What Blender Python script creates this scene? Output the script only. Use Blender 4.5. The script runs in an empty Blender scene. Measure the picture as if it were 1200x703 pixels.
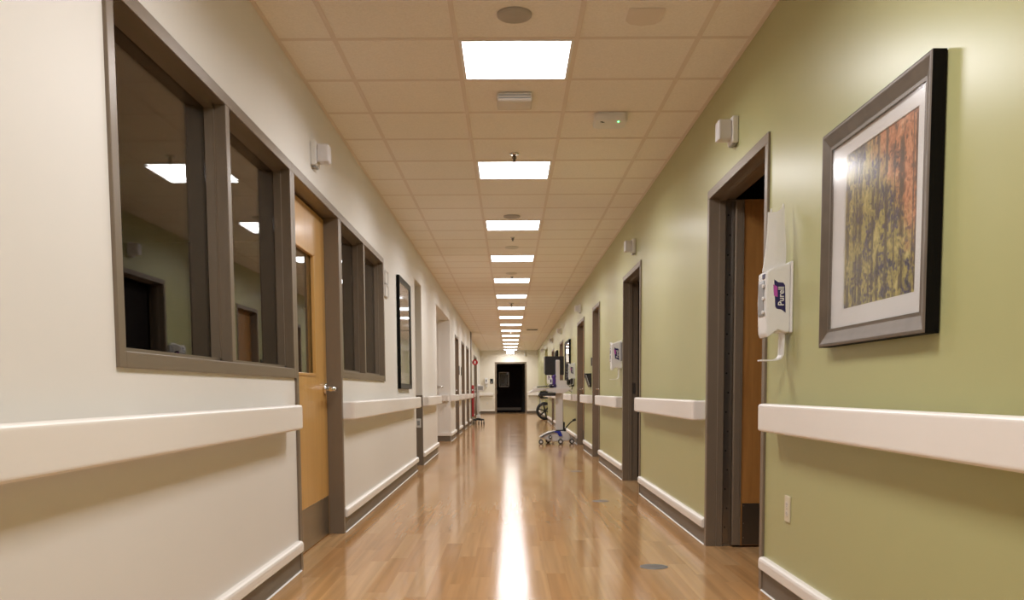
import bpy, bmesh, math, random
from mathutils import Vector, Matrix
random.seed(11)
SC = bpy.context.scene
COL = SC.collection

# ------------------------------------------------------------------ camera
CAM_Z, PITCH, YAW, ROLL, FPX, PPY = 0.9776, 0.0786, 0.0020, -0.0060, 1070.6, 542.6
def cam_rows():
    cy_, sy_ = math.cos(YAW), math.sin(YAW)
    cp, sp = math.cos(PITCH), math.sin(PITCH)
    cr, sr = math.cos(ROLL), math.sin(ROLL)
    rx = Vector((cy_, -sy_, 0)); ry = Vector((sy_, cy_, 0)); rz = Vector((0, 0, 1))
    fy = ry*cp - rz*sp; uz = ry*sp + rz*cp
    return rx*cr + uz*sr, uz*cr - rx*sr, fy
r_, u_, f_ = cam_rows()
cam = bpy.data.cameras.new('camera')
cam.sensor_width = 36; cam.lens = FPX*36/1200
cam.shift_y = (PPY-351.5)/1200
cam.clip_start = 0.05; cam.clip_end = 200
camo = bpy.data.objects.new('camera', cam); COL.objects.link(camo)
camo.matrix_world = Matrix(((r_.x, u_.x, -f_.x, 0), (r_.y, u_.y, -f_.y, 0), (r_.z, u_.z, -f_.z, CAM_Z), (0, 0, 0, 1)))
SC.camera = camo

# ------------------------------------------------------------------ world, exposure
w = bpy.data.worlds.new('world'); SC.world = w; w.use_nodes = True
w.node_tree.nodes['Background'].inputs[0].default_value = (0.02, 0.02, 0.02, 1)
w.node_tree.nodes['Background'].inputs[1].default_value = 0.1
vs = SC.view_settings
vs.view_transform = 'Standard'; vs.look = 'None'; vs.gamma = 1; vs.use_curve_mapping = False
vs.exposure = 1.14
SC.cycles.denoising_input_passes = 'RGB_ALBEDO'
LAMP = 11.0                       # radiance of the ceiling light lenses
LAMP_COL = (1.0, 0.988, 1.0)

# ------------------------------------------------------------------ materials
def mat(name, col, rough=0.5, metal=0.0, var=0.06, scale=8.0, bump=0.0, bscale=200.0, coat=0.0, spec=0.5, emit=None, stretch=None, coatr=0.1):
    m = bpy.data.materials.new(name); m.use_nodes = True
    nt = m.node_tree; N = nt.nodes; L = nt.links; b = N['Principled BSDF']
    b.inputs['Roughness'].default_value = rough; b.inputs['Metallic'].default_value = metal
    b.inputs['Specular IOR Level'].default_value = spec
    if coat:
        b.inputs['Coat Weight'].default_value = coat; b.inputs['Coat Roughness'].default_value = coatr
    tc = N.new('ShaderNodeTexCoord'); mp = N.new('ShaderNodeMapping')
    L.new(tc.outputs['Object'], mp.inputs[0])
    if stretch: mp.inputs['Scale'].default_value = stretch
    no = N.new('ShaderNodeTexNoise'); no.inputs['Scale'].default_value = scale; no.inputs['Detail'].default_value = 4
    L.new(mp.outputs[0], no.inputs['Vector'])
    mx = N.new('ShaderNodeMix'); mx.data_type = 'RGBA'
    mx.inputs[6].default_value = (*[c*(1-var) for c in col], 1); mx.inputs[7].default_value = (*[min(1, c*(1+var)) for c in col], 1)
    L.new(no.outputs['Fac'], mx.inputs[0]); L.new(mx.outputs[2], b.inputs['Base Color'])
    if bump:
        n2 = N.new('ShaderNodeTexNoise'); n2.inputs['Scale'].default_value = bscale; n2.inputs['Detail'].default_value = 3
        L.new(tc.outputs['Object'], n2.inputs['Vector'])
        bp = N.new('ShaderNodeBump'); bp.inputs['Strength'].default_value = bump; bp.inputs['Distance'].default_value = 0.002
        L.new(n2.outputs['Fac'], bp.inputs['Height']); L.new(bp.outputs[0], b.inputs['Normal'])
    if emit:
        b.inputs['Emission Color'].default_value = (*emit[0], 1); b.inputs['Emission Strength'].default_value = emit[1]
    return m

def wood_floor(name, per_object):
    m = mat(name, (0.4, 0.24, 0.11), 0.2)
    nt = m.node_tree; N = nt.nodes; L = nt.links; b = N['Principled BSDF']
    geo = N.new('ShaderNodeNewGeometry'); mp = N.new('ShaderNodeMapping'); mp.inputs['Scale'].default_value = (26, 0.8, 26)
    L.new(geo.outputs['Position'], mp.inputs[0])
    if per_object:
        src = N.new('ShaderNodeObjectInfo').outputs['Random']
    else:
        a = N.new('ShaderNodeAttribute'); a.attribute_name = 'tone'; src = a.outputs['Fac']
    mul = N.new('ShaderNodeMath'); mul.operation = 'MULTIPLY'; mul.inputs[1].default_value = 57.0; L.new(src, mul.inputs[0])
    cmb = N.new('ShaderNodeCombineXYZ'); L.new(mul.outputs[0], cmb.inputs[2]); L.new(cmb.outputs[0], mp.inputs['Location'])
    gr = N.new('ShaderNodeTexNoise'); gr.inputs['Scale'].default_value = 1.0; gr.inputs['Detail'].default_value = 1.5; gr.inputs['Distortion'].default_value = 0.3
    L.new(mp.outputs[0], gr.inputs['Vector'])
    ramp = N.new('ShaderNodeValToRGB'); e = ramp.color_ramp.elements
    e[0].position = 0.0; e[0].color = (0.455, 0.238, 0.092, 1); e[1].position = 1.0; e[1].color = (0.55, 0.33, 0.152, 1)
    k = ramp.color_ramp.elements.new(0.5); k.color = (0.505, 0.285, 0.122, 1)
    L.new(src, ramp.inputs[0])
    mr = N.new('ShaderNodeMapRange'); mr.inputs['From Min'].default_value = 0.3; mr.inputs['From Max'].default_value = 0.7
    mr.inputs['To Min'].default_value = 0.84; mr.inputs['To Max'].default_value = 1.1; L.new(gr.outputs['Fac'], mr.inputs[0])
    mx = N.new('ShaderNodeMix'); mx.data_type = 'RGBA'; mx.blend_type = 'MULTIPLY'; mx.inputs[0].default_value = 1
    L.new(ramp.outputs[0], mx.inputs[6]); L.new(mr.outputs[0], mx.inputs[7]); L.new(mx.outputs[2], b.inputs['Base Color'])
    n2 = N.new('ShaderNodeTexNoise'); n2.inputs['Scale'].default_value = 1.2; n2.inputs['Detail'].default_value = 1
    L.new(geo.outputs['Position'], n2.inputs['Vector'])
    m2 = N.new('ShaderNodeMapRange'); m2.inputs['To Min'].default_value = 0.095; m2.inputs['To Max'].default_value = 0.15; L.new(n2.outputs['Fac'], m2.inputs[0])
    L.new(m2.outputs[0], b.inputs['Roughness'])
    n3 = N.new('ShaderNodeTexNoise'); n3.inputs['Scale'].default_value = 1.6; n3.inputs['Detail'].default_value = 2
    L.new(geo.outputs['Position'], n3.inputs['Vector'])
    bp = N.new('ShaderNodeBump'); bp.inputs['Strength'].default_value = 0.07; bp.inputs['Distance'].default_value = 0.01
    L.new(n3.outputs['Fac'], bp.inputs['Height']); L.new(bp.outputs[0], b.inputs['Normal'])
    return m

def pane_mat(name, tint, rough):
    # thin clear pane: Schlick reflection over a (tinted) see-through layer
    m = bpy.data.materials.new(name); m.use_nodes = True
    nt = m.node_tree; N = nt.nodes; L = nt.links; N.remove(N['Principled BSDF'])
    lw = N.new('ShaderNodeLayerWeight'); lw.inputs[0].default_value = 0.5
    pw = N.new('ShaderNodeMath'); pw.operation = 'POWER'; pw.inputs[1].default_value = 5; L.new(lw.outputs['Facing'], pw.inputs[0])
    ma = N.new('ShaderNodeMath'); ma.operation = 'MULTIPLY_ADD'; ma.inputs[1].default_value = 0.96; ma.inputs[2].default_value = 0.055; L.new(pw.outputs[0], ma.inputs[0])
    no = N.new('ShaderNodeTexNoise'); no.inputs['Scale'].default_value = 3
    mr = N.new('ShaderNodeMapRange'); mr.inputs['To Min'].default_value = rough*0.8; mr.inputs['To Max'].default_value = rough*1.2; L.new(no.outputs['Fac'], mr.inputs[0])
    g = N.new('ShaderNodeBsdfGlossy'); L.new(mr.outputs[0], g.inputs['Roughness'])
    t = N.new('ShaderNodeBsdfTransparent'); t.inputs[0].default_value = (*tint, 1)
    mx = N.new('ShaderNodeMixShader'); L.new(ma.outputs[0], mx.inputs[0]); L.new(t.outputs[0], mx.inputs[1]); L.new(g.outputs[0], mx.inputs[2])
    L.new(mx.outputs[0], N['Material Output'].inputs[0])
    return m

def wood_mat(name, c0, c1, rough=0.35):
    m = mat(name, c0, rough, coat=0.3, coatr=0.15)
    nt = m.node_tree; N = nt.nodes; L = nt.links; b = N['Principled BSDF']
    tc = N.new('ShaderNodeNewGeometry'); mp = N.new('ShaderNodeMapping'); mp.inputs['Scale'].default_value = (14, 14, 0.9)
    L.new(tc.outputs['Position'], mp.inputs[0])
    n = N.new('ShaderNodeTexNoise'); n.inputs['Scale'].default_value = 1.5; n.inputs['Detail'].default_value = 7; n.inputs['Distortion'].default_value = 0.8
    L.new(mp.outputs[0], n.inputs['Vector'])
    r = N.new('ShaderNodeValToRGB'); r.color_ramp.elements[0].position = 0.3; r.color_ramp.elements[1].position = 0.7
    r.color_ramp.elements[0].color = (*c0, 1); r.color_ramp.elements[1].color = (*c1, 1)
    L.new(n.outputs['Fac'], r.inputs[0]); L.new(r.outputs[0], b.inputs['Base Color'])
    return m

def forest_print():
    m = mat('forest_print', (0.3, 0.3, 0.1), 0.6)
    nt = m.node_tree; N = nt.nodes; L = nt.links; b = N['Principled BSDF']
    tc = N.new('ShaderNodeTexCoord'); sep = N.new('ShaderNodeSeparateXYZ'); L.new(tc.outputs['Object'], sep.inputs[0])
    # leaves
    f1 = N.new('ShaderNodeTexNoise'); f1.inputs['Scale'].default_value = 15; f1.inputs['Detail'].default_value = 10; f1.inputs['Roughness'].default_value = 0.74; f1.inputs['Distortion'].default_value = 0.4
    L.new(tc.outputs['Object'], f1.inputs['Vector'])
    vo = N.new('ShaderNodeTexVoronoi'); vo.inputs['Scale'].default_value = 95; L.new(tc.outputs['Object'], vo.inputs['Vector'])
    sc_ = N.new('ShaderNodeSeparateColor'); L.new(vo.outputs['Color'], sc_.inputs[0])
    mr0 = N.new('ShaderNodeMapRange'); mr0.inputs['From Min'].default_value = 0.30; mr0.inputs['From Max'].default_value = 0.70; L.new(f1.outputs['Fac'], mr0.inputs[0])
    mixf = N.new('ShaderNodeMix'); mixf.inputs[0].default_value = 0.75; L.new(sc_.outputs[0], mixf.inputs[2]); L.new(mr0.outputs[0], mixf.inputs[3])
    r = N.new('ShaderNodeValToRGB'); cr = r.color_ramp
    cr.elements[0].position = 0.22; cr.elements[0].color = (0.03, 0.035, 0.015, 1)
    cr.elements[1].position = 0.85; cr.elements[1].color = (0.66, 0.58, 0.24, 1)
    for p, c in ((0.36, (0.07, 0.05, 0.17, 1)), (0.42, (0.19, 0.155, 0.06, 1)), (0.52, (0.36, 0.30, 0.08, 1)), (0.66, (0.52, 0.42, 0.13, 1))):
        e = cr.elements.new(p); e.color = c
    L.new(mixf.outputs[0], r.inputs[0])
    r2 = N.new('ShaderNodeValToRGB'); cr = r2.color_ramp
    cr.elements[0].position = 0.25; cr.elements[0].color = (0.06, 0.03, 0.02, 1)
    cr.elements[1].position = 0.8; cr.elements[1].color = (0.80, 0.46, 0.27, 1)
    e = cr.elements.new(0.5); e.color = (0.56, 0.21, 0.09, 1); L.new(mixf.outputs[0], r2.inputs[0])
    # orange foliage stands in the half of the print nearer the entrance (-Y), upper part
    g1 = N.new('ShaderNodeMath'); g1.operation = 'MULTIPLY_ADD'; g1.inputs[1].default_value = -2.6; g1.inputs[2].default_value = 0.0; L.new(sep.outputs[1], g1.inputs[0])
    g2 = N.new('ShaderNodeMath'); g2.operation = 'MULTIPLY_ADD'; g2.inputs[1].default_value = 2.2; L.new(sep.outputs[2], g2.inputs[0]); L.new(g1.outputs[0], g2.inputs[2])
    b2 = N.new('ShaderNodeTexNoise'); b2.inputs['Scale'].default_value = 16; b2.inputs['Detail'].default_value = 5; b2.inputs['Roughness'].default_value = 0.7; L.new(tc.outputs['Object'], b2.inputs['Vector'])
    g3 = N.new('ShaderNodeMath'); g3.operation = 'ADD'; L.new(g2.outputs[0], g3.inputs[0]); L.new(b2.outputs['Fac'], g3.inputs[1])
    rr = N.new('ShaderNodeMapRange'); rr.inputs['From Min'].default_value = 0.78; rr.inputs['From Max'].default_value = 1.15; L.new(g3.outputs[0], rr.inputs[0])
    mx = N.new('ShaderNodeMix'); mx.data_type = 'RGBA'; L.new(rr.outputs[0], mx.inputs[0]); L.new(r.outputs[0], mx.inputs[6]); L.new(r2.outputs[0], mx.inputs[7])
    # trunks
    trs = []
    for sc_w, ph, lo, amt in ((2.9, 0.4, 0.90, 0.85), (4.7, 2.1, 0.93, 0.7), (1.7, 3.0, 0.96, 0.9)):
        wv0 = N.new('ShaderNodeTexWave'); wv0.bands_direction = 'Y'; wv0.inputs['Scale'].default_value = sc_w; wv0.inputs['Phase Offset'].default_value = ph
        wv0.inputs['Distortion'].default_value = 1.2; wv0.inputs['Detail'].default_value = 1; wv0.inputs['Detail Scale'].default_value = 0.25
        L.new(tc.outputs['Object'], wv0.inputs['Vector'])
        t0 = N.new('ShaderNodeMapRange'); t0.inputs['From Min'].default_value = lo; t0.inputs['From Max'].default_value = lo+0.04; t0.inputs['To Max'].default_value = amt
        L.new(wv0.outputs['Fac'], t0.inputs[0]); trs.append(t0)
    ta = N.new('ShaderNodeMath'); ta.operation = 'MAXIMUM'; L.new(trs[0].outputs[0], ta.inputs[0]); L.new(trs[1].outputs[0], ta.inputs[1])
    tb = N.new('ShaderNodeMath'); tb.operation = 'MAXIMUM'; L.new(ta.outputs[0], tb.inputs[0]); L.new(trs[2].outputs[0], tb.inputs[1])
    cov = N.new('ShaderNodeTexNoise'); cov.inputs['Scale'].default_value = 18; cov.inputs['Detail'].default_value = 5; L.new(tc.outputs['Object'], cov.inputs['Vector'])
    cv = N.new('ShaderNodeMapRange'); cv.inputs['From Min'].default_value = 0.60; cv.inputs['From Max'].default_value = 0.54; L.new(cov.outputs['Fac'], cv.inputs[0])
    tr = N.new('ShaderNodeMath'); tr.operation = 'MULTIPLY'; L.new(tb.outputs[0], tr.inputs[0]); L.new(cv.outputs[0], tr.inputs[1])
    m3 = N.new('ShaderNodeMix'); m3.data_type = 'RGBA'; m3.inputs[7].default_value = (0.07, 0.045, 0.03, 1)
    L.new(tr.outputs[0], m3.inputs[0]); L.new(mx.outputs[2], m3.inputs[6]); L.new(m3.outputs[2], b.inputs['Base Color'])
    return m

M = {}
M['cream'] = mat('cream_paint', (0.77, 0.745, 0.70), 0.5, var=0.02, scale=2, bump=0.05, bscale=300)
M['green'] = mat('green_paint', (0.44, 0.435, 0.205), 0.31, var=0.025, scale=2, bump=0.05, bscale=300)
M['end'] = mat('end_paint', (0.76, 0.71, 0.60), 0.45, var=0.02, scale=2, bump=0.05, bscale=300)
M['olive'] = mat('olive_paint', (0.40, 0.37, 0.25), 0.5, var=0.03, scale=2)
M['room_shade'] = mat('unlit_room_shade', (0.05, 0.046, 0.042), 0.8, var=0.05)  # near-black instead of ordinary wall paint: shade of the unlit rooms
M['rail'] = mat('rail_vinyl', (0.85, 0.81, 0.76), 0.32, var=0.012, scale=5, bump=0.03, bscale=900)
M['base'] = mat('base_vinyl', (0.17, 0.138, 0.105), 0.45, var=0.1, scale=6)
M['caulk'] = mat('caulk', (0.7, 0.68, 0.64), 0.5, var=0.05)
M['taupe'] = mat('taupe_enamel', (0.205, 0.160, 0.115), 0.36, var=0.05, scale=4, metal=0.2, bump=0.04, bscale=400)
M['honey'] = wood_mat('honey_maple', (0.54, 0.29, 0.075), (0.63, 0.36, 0.105))
M['brown'] = wood_mat('brown_maple', (0.34, 0.155, 0.04), (0.43, 0.21, 0.06))
M['shaded_wood'] = mat('wood_in_shade', (0.012, 0.008, 0.007), 0.75, var=0.3, scale=5, stretch=(14, 14, 1), spec=0.15)  # wood colour taken down to near-black to carry the surrounding shade
M['steel'] = mat('brushed_steel', (0.36, 0.33, 0.30), 0.30, metal=1.0, var=0.08, scale=3, stretch=(1, 1, 40))
M['darksteel'] = mat('dark_steel', (0.16, 0.14, 0.12), 0.33, metal=0.9, var=0.08, scale=3)
M['chrome'] = mat('chrome', (0.75, 0.75, 0.76), 0.12, metal=1.0, var=0.02)
M['white'] = mat('white_plastic', (0.78, 0.77, 0.75), 0.28, var=0.015)
M['offwhite'] = mat('offwhite_plastic', (0.66, 0.62, 0.55), 0.4, var=0.02)
M['grey'] = mat('grey_plastic', (0.30, 0.30, 0.30), 0.45, var=0.05)
M['ltgrey'] = mat('light_grey_enamel', (0.66, 0.65, 0.63), 0.38, var=0.03)
M['spk'] = mat('speaker_enamel', (0.46, 0.42, 0.38), 0.5, var=0.03)
M['black'] = mat('black_plastic', (0.009, 0.009, 0.0095), 0.45, var=0.2)
M['flatblack'] = mat('flat_black_paint', (0.006, 0.005, 0.0045), 0.7, var=0.2, spec=0.12)
M['rubber'] = mat('black_rubber', (0.02, 0.02, 0.02), 0.7, var=0.2)
M['navy'] = mat('navy_print', (0.022, 0.016, 0.09), 0.35, var=0.05)
M['magenta'] = mat('magenta_print', (0.45, 0.08, 0.38), 0.35, var=0.05)
M['blue'] = mat('blue_plastic', (0.012, 0.03, 0.36), 0.3, var=0.1)
M['purple'] = mat('purple_plastic', (0.07, 0.03, 0.22), 0.35, var=0.1)
M['red'] = mat('red_enamel', (0.45, 0.02, 0.03), 0.35, var=0.1)
M['tile'] = mat('mineral_fibre', (0.90, 0.845, 0.78), 0.95, var=0.10, scale=90, bump=0.35, bscale=260, spec=0.1)
M['tee'] = mat('tee_enamel', (0.78, 0.68, 0.60), 0.5, var=0.02)
M['lens'] = mat('light_lens', (0.9, 0.9, 0.9), 0.5, var=0.0, emit=(LAMP_COL, 3.0))
M['exit'] = mat('lit_sign_face', (0.8, 0.8, 0.8), 0.5, var=0.0, emit=((1, 0.97, 0.9), 2.0))
M['led'] = mat('green_led', (0.1, 0.8, 0.2), 0.4, var=0.0, emit=((0.1, 1, 0.25), 3.0))
M['plank'] = wood_floor('floor_plank', True)
M['planks'] = wood_floor('floor_planks_far', False)
M['slab'] = mat('subfloor', (0.30, 0.18, 0.09), 0.6, var=0.1)
M['glass'] = pane_mat('window_glass', (0.80, 0.79, 0.78), 0.004)
M['glazing'] = pane_mat('picture_glass', (0.98, 0.98, 0.98), 0.16)
M['glazing2'] = pane_mat('picture_glass_clear', (0.98, 0.98, 0.98), 0.05)
M['pewter'] = mat('pewter_wood', (0.135, 0.106, 0.078), 0.42, metal=0.2, var=0.3, scale=12, stretch=(1, 1, 1), bump=0.1, bscale=500)
M['matboard'] = mat('mat_board', (0.80, 0.78, 0.76), 0.8, var=0.01)
M['forest'] = forest_print()
M['palearts'] = mat('pale_landscape_print', (0.36, 0.36, 0.33), 0.6, var=0.75, scale=7)

# ------------------------------------------------------------------ geometry helpers
def add_box(bm, x0, x1, y0, y1, z0, z1, bev=0.0, seg=2):
    t = bmesh.new()
    v = [t.verts.new((x, y, z)) for z in (min(z0, z1), max(z0, z1)) for y in (min(y0, y1), max(y0, y1)) for x in (min(x0, x1), max(x0, x1))]
    for f in ((0, 2, 3, 1), (4, 5, 7, 6), (0, 1, 5, 4), (2, 6, 7, 3), (0, 4, 6, 2), (1, 3, 7, 5)):
        t.faces.new([v[i] for i in f])
    if bev: bmesh.ops.bevel(t, geom=t.edges[:], offset=bev, segments=seg, affect='EDGES', profile=0.5)
    join(bm, t)
def join(bm, t):
    vm = {}
    for v in t.verts: vm[v] = bm.verts.new(v.co)
    for f in t.faces:
        try:
            g = bm.faces.new([vm[v] for v in f.verts]); g.smooth = f.smooth
        except ValueError: pass
    t.free()
def add_tube(bm, pts, r, seg=10, cap=True):
    pts = [Vector(p) for p in pts]; rs = r if isinstance(r, (list, tuple)) else [r]*len(pts)
    rings = []
    for i, p in enumerate(pts):
        d = (pts[min(i+1, len(pts)-1)] - pts[max(i-1, 0)]).normalized()
        a = d.orthogonal().normalized() if i == 0 else (last - d*last.dot(d)).normalized()
        last = a; b = d.cross(a)
        rings.append([bm.verts.new(p + (a*math.cos(2*math.pi*k/seg) + b*math.sin(2*math.pi*k/seg))*rs[i]) for k in range(seg)])
    for i in range(len(rings)-1):
        for k in range(seg):
            f = bm.faces.new((rings[i][k], rings[i][(k+1) % seg], rings[i+1][(k+1) % seg], rings[i+1][k])); f.smooth = True
    if cap:
        bm.faces.new(rings[0][::-1]); bm.faces.new(rings[-1])
def add_prism(bm, prof, a0, a1, axis='y', bev=0.0, seg=2):
    # prof: list of 2-D points; axis 'y' -> (x,z), 'x' -> (y,z), 'z' -> (x,y)
    def P(p, a): return {'y': (p[0], a, p[1]), 'x': (a, p[0], p[1]), 'z': (p[0], p[1], a)}[axis]
    t = bmesh.new()
    A = [t.verts.new(P(p, a0)) for p in prof]; B = [t.verts.new(P(p, a1)) for p in prof]
    n = len(prof)
    t.faces.new(A); t.faces.new(B[::-1])
    for i in range(n): t.faces.new((A[i], B[i], B[(i+1) % n], A[(i+1) % n]))
    bmesh.ops.recalc_face_normals(t, faces=t.faces[:])
    if bev: bmesh.ops.bevel(t, geom=t.edges[:], offset=bev, segments=seg, affect='EDGES', profile=0.5)
    join(bm, t)
def add_ring(bm, c, axis, R, r, seg=28, sub=6):
    c = Vector(c); n = Vector(axis).normalized(); a = n.orthogonal().normalized(); b = n.cross(a)
    rings = []
    for i in range(seg):
        t = 2*math.pi*i/seg; d = a*math.cos(t)+b*math.sin(t)
        rings.append([bm.verts.new(c + d*(R + r*math.cos(2*math.pi*k/sub)) + n*(r*math.sin(2*math.pi*k/sub))) for k in range(sub)])
    for i in range(seg):
        for k in range(sub):
            f = bm.faces.new((rings[i][k], rings[i][(k+1) % sub], rings[(i+1) % seg][(k+1) % sub], rings[(i+1) % seg][k])); f.smooth = True
def round_rect(x0, x1, z0, z1, r, n=4):
    pts = []
    for cx, cz, a0 in ((x1-r, z1-r, 0), (x0+r, z1-r, 90), (x0+r, z0+r, 180), (x1-r, z0+r, 270)):
        for i in range(n+1):
            a = math.radians(a0+90*i/n); pts.append((cx+r*math.cos(a), cz+r*math.sin(a)))
    return pts
def obj(name, bm, m, parent=None, origin=None, smooth=False):
    me = bpy.data.meshes.new(name)
    if origin is not None: bmesh.ops.translate(bm, verts=bm.verts[:], vec=-Vector(origin))
    bmesh.ops.recalc_face_normals(bm, faces=bm.faces[:])
    bm.to_mesh(me); bm.free()
    me.materials.append(m if not isinstance(m, str) else M[m])
    if smooth:
        for p in me.polygons: p.use_smooth = True
    o = bpy.data.objects.new(name, me); COL.objects.link(o)
    if origin is not None: o.location = origin
    if parent is not None:
        o.parent = parent
        o.location = Vector(o.location) - parent_world(parent)
    return o
def parent_world(p):
    v = Vector((0, 0, 0))
    while p is not None: v += Vector(p.location); p = p.parent
    return v
def B(): return bmesh.new()
def boxes(name, lst, m, parent=None, bev=0.0, origin=None):
    bm = B()
    for a in lst: add_box(bm, *a, bev=bev)
    return obj(name, bm, m, parent, origin)
def tag(o, label, cat, group=None, kind=None):
    o['label'] = label; o['category'] = cat
    if group: o['group'] = group
    if kind: o['kind'] = kind
    return o
def thing(name, loc, label, cat, group=None, kind=None):
    o = bpy.data.objects.new(name, None); COL.objects.link(o); o.location = loc; o.empty_display_size = 0.1
    return tag(o, label, cat, group, kind)
def copy_tree(o, parent=None):
    c = o.copy(); COL.objects.link(c); c.parent = parent
    for ch in list(o.children): copy_tree(ch, c)
    return c

# ------------------------------------------------------------------ dimensions
WL, WR, CH = -1.164, 1.237, 2.743
TH = 0.14                                  # wall thickness
Y0, Y1 = -4.5, 40.0
XG, YG, CELL = -0.870, 4.747, 0.61          # ceiling grid origin
JOG_Y, WL2 = 27.9, -1.30

# openings: (y0, y1, z0, z1)
L_OPEN = [(2.72, 4.97, 1.055, 2.20), (4.97, 6.33, 0, 2.20), (6.33, 8.52, 1.075, 2.20), (11.36, 12.2, 0, 2.37), (14.69, 18.0, 0, 2.37),
          (19.63, 20.85, 0, 2.19), (22.2, 23.5, 0, 2.19), (24.6, 26.0, 0, 2.19)]
L2_OPEN = [(33.3, 36.2, 0, 2.30)]
R_OPEN = [(4.41, 5.73, 0, 2.19), (8.63, 9.97, 0, 2.19), (12.56, 13.6, 0, 2.19), (15.16, 16.66, 0, 2.19), (21.2, 22.5, 0, 2.15), (25.5, 26.7, 0, 2.15), (29.8, 32.2, 0, 2.40)]
def wall_boxes(x0, x1, ya, yb, openings):
    out = []; y = ya
    for (a, b, z0, z1) in openings:
        if a > y: out.append((x0, x1, y, a, 0, CH+0.12))
        out.append((x0, x1, a, b, z1, CH+0.12))
        if z0 > 0: out.append((x0, x1, a, b, 0, z0))
        y = b
    out.append((x0, x1, y, yb, 0, CH+0.12))
    return out
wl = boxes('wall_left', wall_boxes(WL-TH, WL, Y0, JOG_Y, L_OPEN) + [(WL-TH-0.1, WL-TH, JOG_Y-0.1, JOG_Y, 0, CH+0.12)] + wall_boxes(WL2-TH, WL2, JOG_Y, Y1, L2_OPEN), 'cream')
tag(wl, 'cream painted corridor wall pierced by the office windows', 'wall', kind='structure')
wr = boxes('wall_right', wall_boxes(WR, WR+TH, Y0, Y1, R_OPEN), 'green')
tag(wr, 'sage green painted corridor wall with the autumn forest picture', 'wall', kind='structure')
END = (-0.64, 0.74, 2.24)
we = boxes('wall_end', [(-4.8, END[0], Y1, Y1+TH, 0, CH+.12), (END[1], 4.8, Y1, Y1+TH, 0, CH+.12), (END[0], END[1], Y1, Y1+TH, END[2], CH+.12)], 'end')
tag(we, 'cream wall closing the far end of the corridor around the dark doorway', 'wall', kind='structure')
wb = boxes('wall_back', [(-4.8, 4.8, Y0-0.1, Y0, 0, CH+.12)], 'cream')
tag(wb, 'plain cream wall behind the viewer', 'wall', kind='structure')
# unlit rooms behind the corridor walls
wo = boxes('wall_office', [(-4.9, -4.8, Y0, 43, 0, CH+.12), (-4.8, WL-TH, 10.9, 11.0, 0, CH+.12), (-4.8, WL-TH, 1.5, 1.6, 0, CH+.12)], 'room_shade')
tag(wo, 'shade coloured walls of the unlit office behind the window glass', 'wall', kind='structure')
wp = boxes('wall_patient_room', [(4.8, 4.9, Y0, 43, 0, CH+.12), (WR+TH, 4.8, 7.1, 7.2, 0, CH+.12), (WR+TH, 4.8, 11.2, 11.3, 0, CH+.12), (WR+TH, 4.8, 2.4, 2.5, 0, CH+.12)], 'room_shade')
tag(wp, 'shade coloured walls of the unlit rooms behind the green wall', 'wall', kind='structure')
wv = boxes('wall_vestibule', [(-1.6, 1.6, 42.7, 42.8, 0, CH+.12), (-1.7, -1.6, Y1+TH, 42.8, 0, CH+.12), (1.6, 1.7, Y1+TH, 42.8, 0, CH+.12)], 'room_shade')
tag(wv, 'shade coloured walls of the unlit vestibule beyond the far doorway', 'wall', kind='structure')
# cream alcove, passage opening and the green alcove
wa = boxes('wall_alcove', [(-2.6, WL-TH, 18.0, 18.12, 0, 2.37), (-2.6, WL-TH, 14.57, 14.69, 0, 2.37), (-2.72, -2.6, 14.57, 18.12, 0, 2.37), (-2.72, WL-TH, 14.57, 18.12, 2.37, 2.47)], 'cream')
tag(wa, 'cream recessed alcove opening off the cream wall', 'wall', kind='structure')
wpass = boxes('wall_passage', [(-2.3, WL-TH, 12.2, 12.3, 0, 2.37), (-2.3, WL-TH, 11.26, 11.36, 0, 2.37), (-2.4, -2.3, 11.26, 12.3, 0, 2.37), (-2.4, WL-TH, 11.26, 12.3, 2.37, 2.47)], 'olive')
tag(wpass, 'olive painted side passage beside the tall framed picture', 'wall', kind='structure')
boxes('corner_panel', [(-2.28, WL-TH+0.0, 12.188, 12.2, 0.0, 0.93)], 'base', wpass)
boxes('corner_panel', [(WL-TH, WL+0.004, 12.188, 12.2, 0.0, 0.93)], 'base', wpass)
wg = boxes('wall_niche', [(WR+TH, 2.2, 32.2, 32.3, 0, 2.4), (WR+TH, 2.2, 29.7, 29.8, 0, 2.4), (2.2, 2.3, 29.7, 32.3, 0, 2.4), (WR+TH, 2.3, 29.7, 32.3, 2.4, 2.5)], 'end')
tag(wg, 'pale niche in the green wall holding the wheelchair', 'wall', kind='structure')
tr = boxes('trim_1', [(WL-0.002, WL+0.022, 27.25, JOG_Y+0.012, 0, CH)], 'taupe')
tag(tr, 'taupe full height corner guard where the cream wall steps back', 'trim', kind='structure')

# ------------------------------------------------------------------ floor
fl = boxes('floor', [(-4.9, 4.9, Y0-0.1, 43, -0.1, -0.0035)], 'slab')
tag(fl, 'glossy honey brown wood plank corridor floor', 'floor', kind='structure')
PW = 0.1
pm = {}
for ln in (0.78, 0.92, 1.06, 1.22):
    bm = B(); add_box(bm, -PW/2, PW/2, 0, ln, -0.0035, 0.0)       # flush, tight-laid planks
    me = bpy.data.meshes.new('plank'); bmesh.ops.recalc_face_normals(bm, faces=bm.faces[:]); bm.to_mesh(me); bm.free(); me.materials.append(M['plank']); pm[ln] = me
bm = B(); tone = bm.faces.layers.float.new('tone')
def far_plank(x0, x1, ya, yb):
    v = [bm.verts.new((x, y, z)) for z in (-0.0035, 0) for y in (ya, yb) for x in (x0, x1)]
    t = random.random()
    for f in ((4, 5, 7, 6), (0, 1, 5, 4), (2, 6, 7, 3), (0, 4, 6, 2), (1, 3, 7, 5)):
        g = bm.faces.new([v[i] for i in f]); g[tone] = t
ncol = 25
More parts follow.
